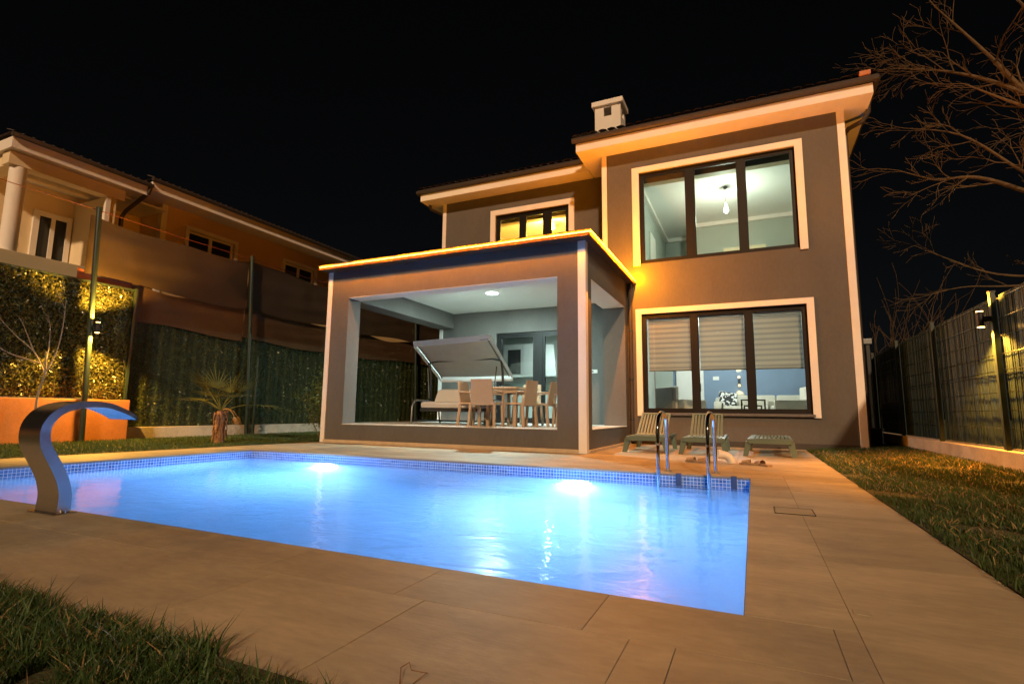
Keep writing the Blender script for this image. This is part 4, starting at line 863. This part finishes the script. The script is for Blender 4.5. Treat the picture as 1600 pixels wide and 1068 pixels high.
# woven artificial hedge behind the low wall
def needles(name, n, x, y0, y1, z0, z1, m, parent, ln, wd, ribs):
    y = y0+RNG.random(n)*(y1-y0); z = z0+RNG.random(n)*(z1-z0)
    if ribs: y = y+0.02*np.sin(y*2*np.pi/0.12)
    P = np.stack([x+RNG.uniform(0, 0.05, n)+(0.02*np.sin(y*2*np.pi/0.24) if ribs else 0), y, z], 1)
    d = RNG.normal(size=(n, 3)); d[:, 0] = np.abs(d[:, 0])*0.7+0.2; d /= np.linalg.norm(d, axis=1)[:, None]
    w = np.cross(d, RNG.normal(size=(n, 3))); w /= np.linalg.norm(w, axis=1)[:, None]
    l = ln*RNG.uniform(0.6, 1.4, n)[:, None]
    a, b = P-w*wd/2, P+w*wd/2; c = P+d*l+w*wd*0.3; e = P+d*l-w*wd*0.3
    V = np.stack([a, b, c, e], 1).reshape(-1, 3); i = np.arange(n)[:, None]*4
    F = np.concatenate([i+np.array([[0, 1, 2]]), i+np.array([[0, 2, 3]])])
    o = fastmesh(name, V, F, m, parent); o['kind'] = 'stuff'; return o
ha = empty('artificial_hedge', (XF+0.05, 8.9, 0.28)); tag(ha, 'dark green woven artificial hedge on the low left wall under the shade cloth', 'hedge')
g = G(); g.box(XF-0.02, XF+0.0, 5.95, 22.0, 0.28, 2.34); mk('backing', g, 'hedgeback', ha)
needles('foliage', 62000, XF+0.005, 5.96, 18.0, 0.29, 2.36, 'hedge2', ha, 0.03, 0.010, True)
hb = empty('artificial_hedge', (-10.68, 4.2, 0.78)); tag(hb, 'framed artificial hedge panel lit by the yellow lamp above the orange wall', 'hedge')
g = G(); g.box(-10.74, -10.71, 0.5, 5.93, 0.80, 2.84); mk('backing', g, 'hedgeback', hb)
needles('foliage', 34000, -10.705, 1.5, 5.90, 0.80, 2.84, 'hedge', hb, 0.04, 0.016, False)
for q in ((-10.72, -10.64, 5.92, 5.97, 0.72, 2.9), (-10.72, -10.66, 0.5, 5.919, 2.842, 2.885)):
    g = G(); g.box(*q, 0.005); mk('frame_bar', g, 'post', hb)
# walls
t = mk('garden_wall', G().box(-10.62, -10.40, -1.0, 5.90, 0.0, 0.775, 0.008), 'concrete2'); tag(t, 'tall orange concrete wall under the framed hedge panel at far left', 'wall')
t = mk('garden_wall', G().box(-10.95, -10.62, 5.92, 22.0, 0.0, 0.275, 0.008), 'concrete'); tag(t, 'low concrete kerb wall under the woven hedge on the left', 'wall')
t = mk('garden_wall', G().box(2.46, 2.66, -4.0, 24.0, 0.0, 0.285, 0.008), 'concrete'); tag(t, 'low concrete wall under the slatted fence on the right', 'wall')
# up and down lamps
def updown(x, y, z, sx, e, col, label):
    t = empty('fence_lamp', (x, y, z)); tag(t, label, 'lamp', 'up and down lamps on the fence posts')
    g = G(); g.box(*sorted((x-sx*0.10, x-sx*0.03)), y-0.02, y+0.02, z-0.03, z+0.03); mk('bracket', g, 'black', t)
    g = G(); g.cyl(x, y, z-0.085, z+0.085, 0.034, 14); mk('lamp_body', g, 'black', t, smooth='auto')
    for dz in (-1, 1):
        g = G(); zz = z+dz*0.0865; g.tube([(x, y, zz), (x, y, zz+dz*0.006)], 0.031, 14); mk('lamp_lens', g, 'warmglow', t)
        lamp('fence_light', 'SPOT', (x+sx*0.0, y, z+dz*0.10), e, col, t, spot_size=R(134), spot_blend=0.4, aim=(0, 0, dz), shadow_soft_size=0.03)
updown(-10.20, 5.14, 2.0, 1, 950, (1.0, 0.48, 0.06), 'glowing yellow up and down lamp on the left fence post')

# ================================================================== RIGHT BOUNDARY
XR = 2.56
rfn = empty('slatted_fence', (XR, 10, 0.285)); tag(rfn, 'dark green slatted metal fence on the low right wall', 'fence')
RPY = [3.13, 5.33, 7.53, 9.73, 11.93, 14.13, 16.33]
sm = bpy.data.meshes.new('slat'); gg = G().box(-0.004, 0.004, -0.019, 0.019, 0, 1.70); sm.from_pydata(gg.v, [], gg.f); sm.materials.append(M['lamella'])
for a, b in zip(RPY[:-1], RPY[1:]):
    g = G()
    for z in (0.31, 0.52, 0.72, 0.92, 1.12, 1.16, 1.34, 1.54, 1.74, 1.96): g.tube([(XR-0.022, a+0.03, z), (XR-0.022, b-0.03, z)], 0.0045, 6); 
    pn = mk('fence_panel', g, 'zinc', rfn, smooth='auto')
    n = 44
    for k in range(n):
        o = bpy.data.objects.new('slat', sm); link(o, pn); o.location = Vector((XR+random.uniform(-0.003, 0.003), a+0.05+(b-a-0.1)*k/(n-1), 0.30))-wloc(pn); o.rotation_euler = (0, 0, random.uniform(-0.12, 0.12))
for y in RPY:
    g = G(); g.box(XR-0.075, XR-0.025, y-0.03, y+0.03, 0.286, 2.04, 0.004); po = mk('post', g, 'post', rfn); g = G(); g.box(XR-0.08, XR-0.02, y-0.035, y+0.035, 2.041, 2.055); mk('post_cap', g, 'black', po)
updown(XR-0.17, 7.53, 1.74, -1, 850, (1.0, 0.34, 0.035), 'glowing orange up and down lamp on the right fence post')
# small canopy beyond the house corner
t = empty('side_canopy', (2.2, 13.2, 0)); tag(t, 'small grey steel canopy frame in the passage right of the villa', 'canopy')
for y in (12.9, 14.6): g = G(); g.box(2.20, 2.26, y, y+0.06, 0.08, 2.12); mk('post', g, 'darkmetal', t)
g = G(); g.box(1.90, 2.30, 12.86, 12.93, 2.121, 2.23, 0.005); mk('front_beam', g, 'greymetal', t); g = G(); g.box(1.90, 2.28, 12.931, 15.6, 2.20, 2.225); mk('roof_sheet', g, 'greymetal', t)
t = empty('storage_box', (2.05, 13.6, 0.08)); tag(t, 'low dark box in the passage right of the villa', 'box')
g = G(); g.box(1.92, 2.32, 12.6, 14.2, 0.08, 0.36, 0.01); mk('body', g, 'black', t); g = G(); g.box(1.90, 2.34, 12.58, 14.22, 0.361, 0.40, 0.008); mk('lid', g, 'darkmetal', t)

# ================================================================== NEIGHBOUR
nb = empty('neighbour_house', (-19, 11, 0)); tag(nb, 'cream neighbouring house with columned balcony behind the left fence', 'house')
def nbox(name, m, *q, bev=0): g = G(); g.box(*q, bev); return mk(name, g, m, nb)
WN1, WN2 = (10.90, 12.62, 5.6, 6.58), (14.90, 16.50, 5.6, 6.56)
g = G(); g.wall('y', 10.05, 24.0, 0, 7.2, -17.25, -17.0, [WN1, WN2]); mk('wall', g, 'nbrown', nb)
nbox('wall', 'ncream', -21, -17.251, 10.05, 10.25, 0, 7.2); nbox('wall', 'ncream', -18.45, -18.2, 3.0, 10.05, 0, 7.0); nbox('wall', 'ncream', -21, -20.8, 3.0, 24, 0, 7.0)
nbox('corner_board', 'white', -17.16, -16.97, 9.98, 10.16, 0, 7.14, bev=0.01)
nbox('balcony_slab', 'ncream', -18.2, -16.40, 3.0, 8.2, 4.02, 4.43, bev=0.01); nbox('balcony_base', 'ncream', -18.2, -16.6, 3.0, 8.2, 0, 4.0)
nbox('balcony_end_wall', 'ncream', -18.2, -16.5, 8.2, 8.42, 0, 6.62); nbox('corner_board', 'white', -16.56, -16.46, 8.14, 8.26, 4.43, 6.62)
g = G(); g.cyl(-16.62, 6.22, 4.431, 6.60, 0.175, 24); cl = mk('column', g, 'white', nb, smooth='auto')
nbox('beam', 'ncream', -16.8, -16.45, 5.95, 8.6, 6.61, 6.92); nbox('beam', 'ncream', -18.2, -16.8, 6.0, 6.35, 6.61, 6.9); nbox('balcony_ceiling', 'ceil', -18.2, -16.8, 6.35, 10.0, 6.86, 6.91)
nbox('ceiling_beam', 'ncream', -17.6, -17.4, 6.36, 8.19, 6.70, 6.859)
nbox('soffit', 'white', -21, -16.22, 5.90, 9.12, 6.95, 7.0); nbox('fascia', 'white', -16.219, -16.19, 5.87, 9.12, 6.93, 7.20); nbox('fascia', 'white', -21, -16.22, 5.87, 5.899, 6.93, 7.20)
nbox('soffit', 'white', -21, -16.22, 9.22, 24, 7.16, 7.20); nbox('fascia', 'white', -16.219, -16.19, 9.18, 24, 7.14, 7.42); nbox('fascia', 'white', -17.6, -16.22, 9.18, 9.219, 7.14, 7.42)
g = G(); g.tube([(-16.12, 5.82, 7.24), (-16.12, 9.15, 7.24)], 0.065, 8); g.tube([(-16.12, 9.12, 7.46), (-16.12, 24, 7.46)], 0.065, 8); mk('gutter', g, 'gutter', nb)
g = G(); g.poly([(-16.12, 5.80, 7.28), (-16.12, 9.2, 7.28), (-18.5, 9.2, 8.1), (-18.5, 8.2, 8.1)]); g.poly([(-16.12, 5.8, 7.28), (-18.5, 8.2, 8.1), (-21, 8.2, 8.1), (-21, 5.8, 7.28)])
g.poly([(-16.12, 9.12, 7.5), (-16.12, 24, 7.5), (-18.6, 24, 8.35), (-18.6, 11.6, 8.35)]); g.poly([(-16.12, 9.12, 7.5), (-18.6, 11.6, 8.35), (-21, 11.6, 8.35), (-21, 9.12, 7.5)]); nr = mk('roof', g, 'roof', nb, fix=False)
tilerow(nr, (-16.07, 5.9, 7.275), (-16.07, 9.0, 7.275), R(90)); tilerow(nr, (-16.07, 9.2, 7.495), (-16.07, 20, 7.495), R(90))
g = G(); g.tube([(-16.15, 9.10, 7.2), (-16.2, 9.08, 7.0), (-16.9, 8.9, 6.5), (-17.0, 8.85, 6.3), (-17.0, 8.85, 2.0)], 0.06, 10); mk('downpipe', g, 'gutter', nb, smooth='auto')
for (a, b, c, d) in (WN1, WN2):
    g = G(); s = 0.12; x0, x1 = -16.999, -16.93
    g.box(x0, x1, a-s, a, c, d+s); g.box(x0, x1, b, b+s, c, d+s); g.box(x0, x1, a, b, d, d+s); w = mk('window', g, 'white', nb, fix=False)
    g = G(); f = 0.07; x0, x1 = -17.15, -17.07; m_ = (a+b)/2
    g.box(x0, x1, a, a+f, c, d); g.box(x0, x1, b-f, b, c, d); g.box(x0, x1, a+f, b-f, d-f, d); g.box(x0, x1, a+f, b-f, c, c+f); g.box(x0, x1, m_-0.06, m_+0.06, c+f, d-f); mk('frame', g, 'upvc', w, fix=False)
    for p0, p1 in ((a+f, m_-0.06), (m_+0.06, b-f)): g = G(); g.box(-17.12, -17.10, p0, p1, c+f, d-f); mk('pane', g, 'darkpane', w)
g = G(); xx0, xx1 = -18.199, -18.12; a, b, c, d = 7.25, 8.16, 4.43, 6.15
g.box(xx0, xx1, a, a+0.14, c, d); g.box(xx0, xx1, b-0.12, b, c, d); g.box(xx0, xx1, a+0.14, b-0.12, d-0.14, d); g.box(xx0, xx1, 7.66, 7.76, c, d-0.14); dd = mk('balcony_door', g, 'upvc', nb, fix=False)
for p0, p1 in ((a+0.14, 7.66), (7.76, b-0.12)): g = G(); g.box(-18.19, -18.16, p0, p1, c, d-0.14); mk('pane', g, 'darkpane', dd)
g = G(); g.box(-18.199, -18.15, 6.82, 6.90, 5.05, 5.15); mk('wall_box', g, 'black', nb)

# ================================================================== TREES AND PLANTS
def branchy(g, p, d, ln, r, depth, spread=0.55, up=0.0, seg=4, minr=0.0035):
    p = Vector(p); d = Vector(d).normalized(); pts = [p.copy()]; rad = [r]
    for k in range(seg):
        d = (d+Vector((random.gauss(0, 0.16), random.gauss(0, 0.16), random.gauss(0, 0.16)+up))).normalized()
        p = p+d*ln/seg; pts.append(p.copy()); rad.append(max(r*(1-0.6*(k+1)/seg), minr))
    g.tube(pts, rad, 5 if r < 0.02 else 7, cap=False)
    if depth <= 0: return
    for k in range(1, seg+1):
        for _ in range(2 if k > 1 else 1):
            if random.random() < 0.72:
                dd = (pts[k]-pts[k-1]).normalized(); a = Vector((random.gauss(0, 1), random.gauss(0, 1), random.gauss(0, 1))); a = (a-dd*a.dot(dd)).normalized()
                branchy(g, pts[k], dd+a*spread*random.uniform(0.7, 1.5), ln*random.uniform(0.38, 0.62), rad[k]*0.62, depth-1, spread, up, max(seg-1, 3), minr)
def limb(g, pts, r0_, r1_, twigs, depth, tl):
    pts = smooth3(pts); n = len(pts); rad = [r0_+(r1_-r0_)*i/(n-1) for i in range(n)]; g.tube(pts, rad, 8, cap=False)
    for _ in range(twigs):
        k = random.randint(n//5, n-2); dd = (pts[k+1]-pts[k]).normalized(); a = Vector((random.gauss(0, 1), random.gauss(0, 1), random.gauss(0, 1))); a = (a-dd*a.dot(dd)).normalized()
        branchy(g, pts[k], dd+a*random.uniform(0.35, 1.0), tl*random.uniform(0.5, 1.2), rad[k]*0.45, depth)
    branchy(g, pts[-1], pts[-1]-pts[-2], tl*0.8, r1_, depth)
def smooth3(p, n=5):
    p = [np.array(q, float) for q in p]; out = []
    for i in range(len(p)-1):
        a, b, c, d = [p[min(max(k, 0), len(p)-1)] for k in (i-1, i, i+1, i+2)]
        for k in range(n):
            u = k/n; out.append(Vector(0.5*((2*b)+(-a+c)*u+(2*a-5*b+4*c-d)*u*u+(-a+3*b-3*c+d)*u**3)))
    return out+[Vector(p[-1])]
random.seed(21)
bt = empty('bare_tree', (7.35, 14.5, 0)); tag(bt, 'large leafless tree spreading bare branches over the right fence', 'tree')
g = G(); g.tube(smooth3([(7.35, 14.5, -0.05), (7.3, 14.45, 1.4), (7.4, 14.3, 3.0), (7.24, 14.2, 4.56)]), [0.26-0.006*i for i in range(16)], 10); mk('trunk', g, 'bark', bt, smooth=True)
g = G()  # limb points below were scaled outward about the camera, then baked as coordinates
limb(g, [(7.24, 14.20, 4.56), (6.53, 13.77, 5.84), (5.25, 13.06, 7.04), (4.62, 12.78, 7.89), (3.83, 12.64, 9.10)], 0.094, 0.011, 11, 2, 1.22)
limb(g, [(5.32, 13.06, 6.97), (4.54, 12.92, 7.47), (3.83, 12.92, 7.85), (3.12, 13.06, 8.18)], 0.047, 0.008, 9, 2, 0.94)
limb(g, [(7.31, 14.34, 3.99), (6.39, 13.63, 4.49), (5.11, 12.92, 4.91), (4.26, 12.78, 5.34), (3.62, 12.92, 5.48), (3.05, 13.06, 5.84)], 0.071, 0.008, 11, 2, 0.94)
limb(g, [(5.96, 13.35, 4.70), (4.97, 12.92, 5.41), (4.12, 12.92, 6.33), (3.27, 13.21, 6.83)], 0.042, 0.006, 9, 2, 0.81)
limb(g, [(7.24, 14.20, 4.49), (6.11, 12.78, 5.41), (5.11, 11.93, 5.91), (4.26, 11.64, 6.40), (3.83, 11.64, 6.76)], 0.056, 0.007, 9, 2, 0.74)
limb(g, [(7.31, 14.20, 4.56), (6.25, 13.35, 6.83), (5.40, 12.78, 8.39), (4.69, 12.64, 9.67)], 0.075, 0.010, 9, 2, 1.08)
limb(g, [(7.38, 14.34, 2.85), (6.11, 13.92, 3.35), (4.83, 14.06, 3.63), (4.12, 14.20, 4.06), (3.55, 14.34, 4.49)], 0.047, 0.006, 6, 2, 0.74)
limb(g, [(5.96, 13.92, 3.35), (4.83, 13.63, 3.28), (4.12, 13.77, 3.35), (3.41, 13.92, 3.21)], 0.028, 0.005, 6, 1, 0.68)
mk('crown', g, 'bark', bt, fix=False)
for i, (x, y, h, l) in enumerate(((3.9, 21.5, 4.6, 'leafless upright shrub beside the villa corner, leftmost of the far row'), (4.6, 22.3, 4.9, 'leafless upright shrub second from the villa corner in the far row'), (5.2, 21.2, 4.2, 'leafless upright shrub third from the villa corner in the far row'), (5.9, 22.0, 4.0, 'leafless upright shrub farthest from the villa corner in the far row'))):
    t = empty('bare_shrub', (x, y, 0)); tag(t, l, 'shrub', 'leafless shrubs beyond the right passage')
    g = G(); g.tube([(x, y, -0.05), (x, y, 0.9)], [0.07, 0.05], 7); mk('trunk', g, 'bark', t)
    g = G()
    for k in range(5): branchy(g, (x, y, 0.8), (random.gauss(0, 0.16), random.gauss(0, 0.16), 1), h*random.uniform(0.55, 0.85), 0.03, 1, 0.3, 0.05, 5, 0.008)
    mk('crown', g, 'darkbark', t, fix=False)
t = empty('young_tree', (-10.15, 4.4, 0.05)); tag(t, 'thin leafless young tree in front of the orange wall at left', 'tree')
g = G(); g.tube(smooth3([(-10.15, 4.4, 0.02), (-10.14, 4.4, 0.5), (-10.16, 4.41, 0.85), (-10.06, 4.42, 1.15), (-10.1, 4.42, 1.5)]), [0.022-0.0005*i for i in range(21)], 7); mk('trunk', g, 'palebark', t, smooth=True)
g = G()
for pts in ([(-10.06, 4.42, 1.15), (-9.98, 4.5, 1.5), (-10.0, 4.55, 1.9), (-10.0, 4.55, 2.35)], [(-10.1, 4.42, 1.2), (-10.3, 4.35, 1.5), (-10.55, 4.2, 1.75), (-10.62, 4.0, 2.0)], [(-10.1, 4.42, 1.3), (-10.22, 4.5, 1.6), (-10.26, 4.5, 1.95)], [(-10.2, 4.4, 1.32), (-10.4, 4.1, 1.45), (-10.5, 3.85, 1.62)], [(-10.3, 4.35, 1.5), (-10.38, 4.3, 1.7), (-10.40, 4.2, 1.95)]):
    pts = smooth3(pts); g.tube(pts, [0.012-0.008*i/(len(pts)-1) for i in range(len(pts))], 5)
    branchy(g, pts[-3], pts[-1]-pts[-3], 0.25, 0.005, 1, 0.6, 0.05, 3, 0.0025)
mk('crown', g, 'palebark', t, fix=False)
# palm
pm = empty('small_palm', (-8.88, 6.62, 0.02)); tag(pm, 'small shaggy palm with drooping dry fronds on the left lawn', 'palm')
g = G(); g.tube([(-8.88, 6.62, 0.0), (-8.89, 6.62, 0.2), (-8.90, 6.62, 0.42), (-8.90, 6.62, 0.6)], [0.085, 0.08, 0.085, 0.06], 12)
for k in range(60):
    a = random.uniform(0, 6.28); z = random.uniform(0.1, 0.6); d = Vector((math.cos(a), math.sin(a), 0)); p = Vector((-8.89, 6.62, z))+d*0.062
    g.tube([p, p+d*0.04+Vector((0, 0, 0.02)), p+d*0.06+Vector((0, 0, -0.09))], [0.02, 0.014, 0.003], 4)
mk('trunk', g, 'palmtrunk', pm, fix=False)
def frond(base, d, ln, up, droop, m, nl=13, fan=True):
    g = G(); d = Vector(d).normalized(); p = Vector(base); pts = [p.copy()]; v = (d+Vector((0, 0, up))).normalized()
    for k in range(6): p = p+v*ln*0.55/6; v = (v+Vector((0, 0, -droop/6))).normalized(); pts.append(p.copy())
    g.tube(pts, [0.011-0.0012*i for i in range(7)], 5)
    side = v.cross(Vector((0, 0, 1))); side = side.normalized() if side.length > 0.1 else Vector((1, 0, 0)); nrm = side.cross(v)
    for k in range(nl):
        th = (k/(nl-1)-0.5)*2.5; dd = (v*math.cos(th)+side*math.sin(th)+nrm*0.15).normalized(); w = 0.011; l = ln*0.62*random.uniform(0.8, 1.1)*(1-0.18*abs(th))
        q = p; prev = None; s_ = dd.cross(nrm).normalized()
        for j in range(4):
            ww = w*(1, 1.1, 0.75, 0.05)[j]; a, b = q-s_*ww, q+s_*ww
            if prev: g.add([prev[0], prev[1], b, a], [(0, 1, 2, 3)])
            prev = (a, b); q = q+dd*l/3; dd = (dd+Vector((0, 0, -droop*0.35*(1 if j else 0.4)))).normalized()
    return mk('frond', g, m, pm, fix=False)
random.seed(5)
B = (-8.90, 6.62, 0.6)
for a, up, dr in ((200, 1.5, 0.35), (235, 1.9, 0.3), (160, 1.0, 0.5), (300, 2.2, 0.3), (20, 1.3, 0.45), (60, 2.6, 0.2), (110, 1.6, 0.3), (250, 0.7, 0.6), (340, 0.9, 0.7), (180, 0.6, 0.5)):
    frond(B, (math.cos(R(a)), math.sin(R(a)), 0), random.uniform(0.75, 0.98), up, dr, 'palmleaf')
for a, dr in ((25, 2.6), (60, 2.2)): frond((-8.86, 6.62, 0.62), (math.cos(R(a)), math.sin(R(a)), 0), 0.55, 0.4, dr, 'palmdry', 9)
frond((-8.88, 6.64, 0.58), (1, 0.5, 0), 1.25, 0.5, 0.7, 'palmleaf', 13)
# leafy shrub at the porch corner
t = empty('leafy_shrub', (-8.75, 9.0, 0.02)); tag(t, 'slender leafy green shrub beside the left porch corner', 'shrub')
g = G(); tips = []
for k in range(9):
    p0 = Vector((-8.7+random.gauss(0, 0.05), 9.0+random.gauss(0, 0.05), 0.0)); d = Vector((random.uniform(-0.75, 0.05), random.uniform(-0.2, 0.4), 1)).normalized(); pts = [p0+d*l+Vector((0, 0, -0.05*l*l)) for l in np.linspace(0, random.uniform(1.1, 1.85), 7)]; g.tube(pts, [0.012-0.0014*i for i in range(7)], 5); tips += [p for q, p in enumerate(pts) if q > 1]
mk('stem', g, 'bark', t)
n = 1500; V = []; F = []
for k in range(n):
    p = Vector(random.choice(tips))+Vector((random.gauss(0, 0.10), random.gauss(0, 0.10), random.gauss(0, 0.10))); d = Vector((random.gauss(0, 1), random.gauss(0, 1), random.gauss(0, 0.6)-0.2)).normalized(); s_ = d.cross(Vector((random.random(), random.random(), random.random()))).normalized(); l, w = random.uniform(0.05, 0.1), random.uniform(0.009, 0.016)
    i = len(V); V += [p, p+d*l*0.5+s_*w, p+d*l, p+d*l*0.5-s_*w]; F += [(i, i+1, i+2), (i, i+2, i+3)]
o = fastmesh('foliage', np.array([tuple(v) for v in V]), np.array(F), 'leaf', t); o['kind'] = 'stuff'
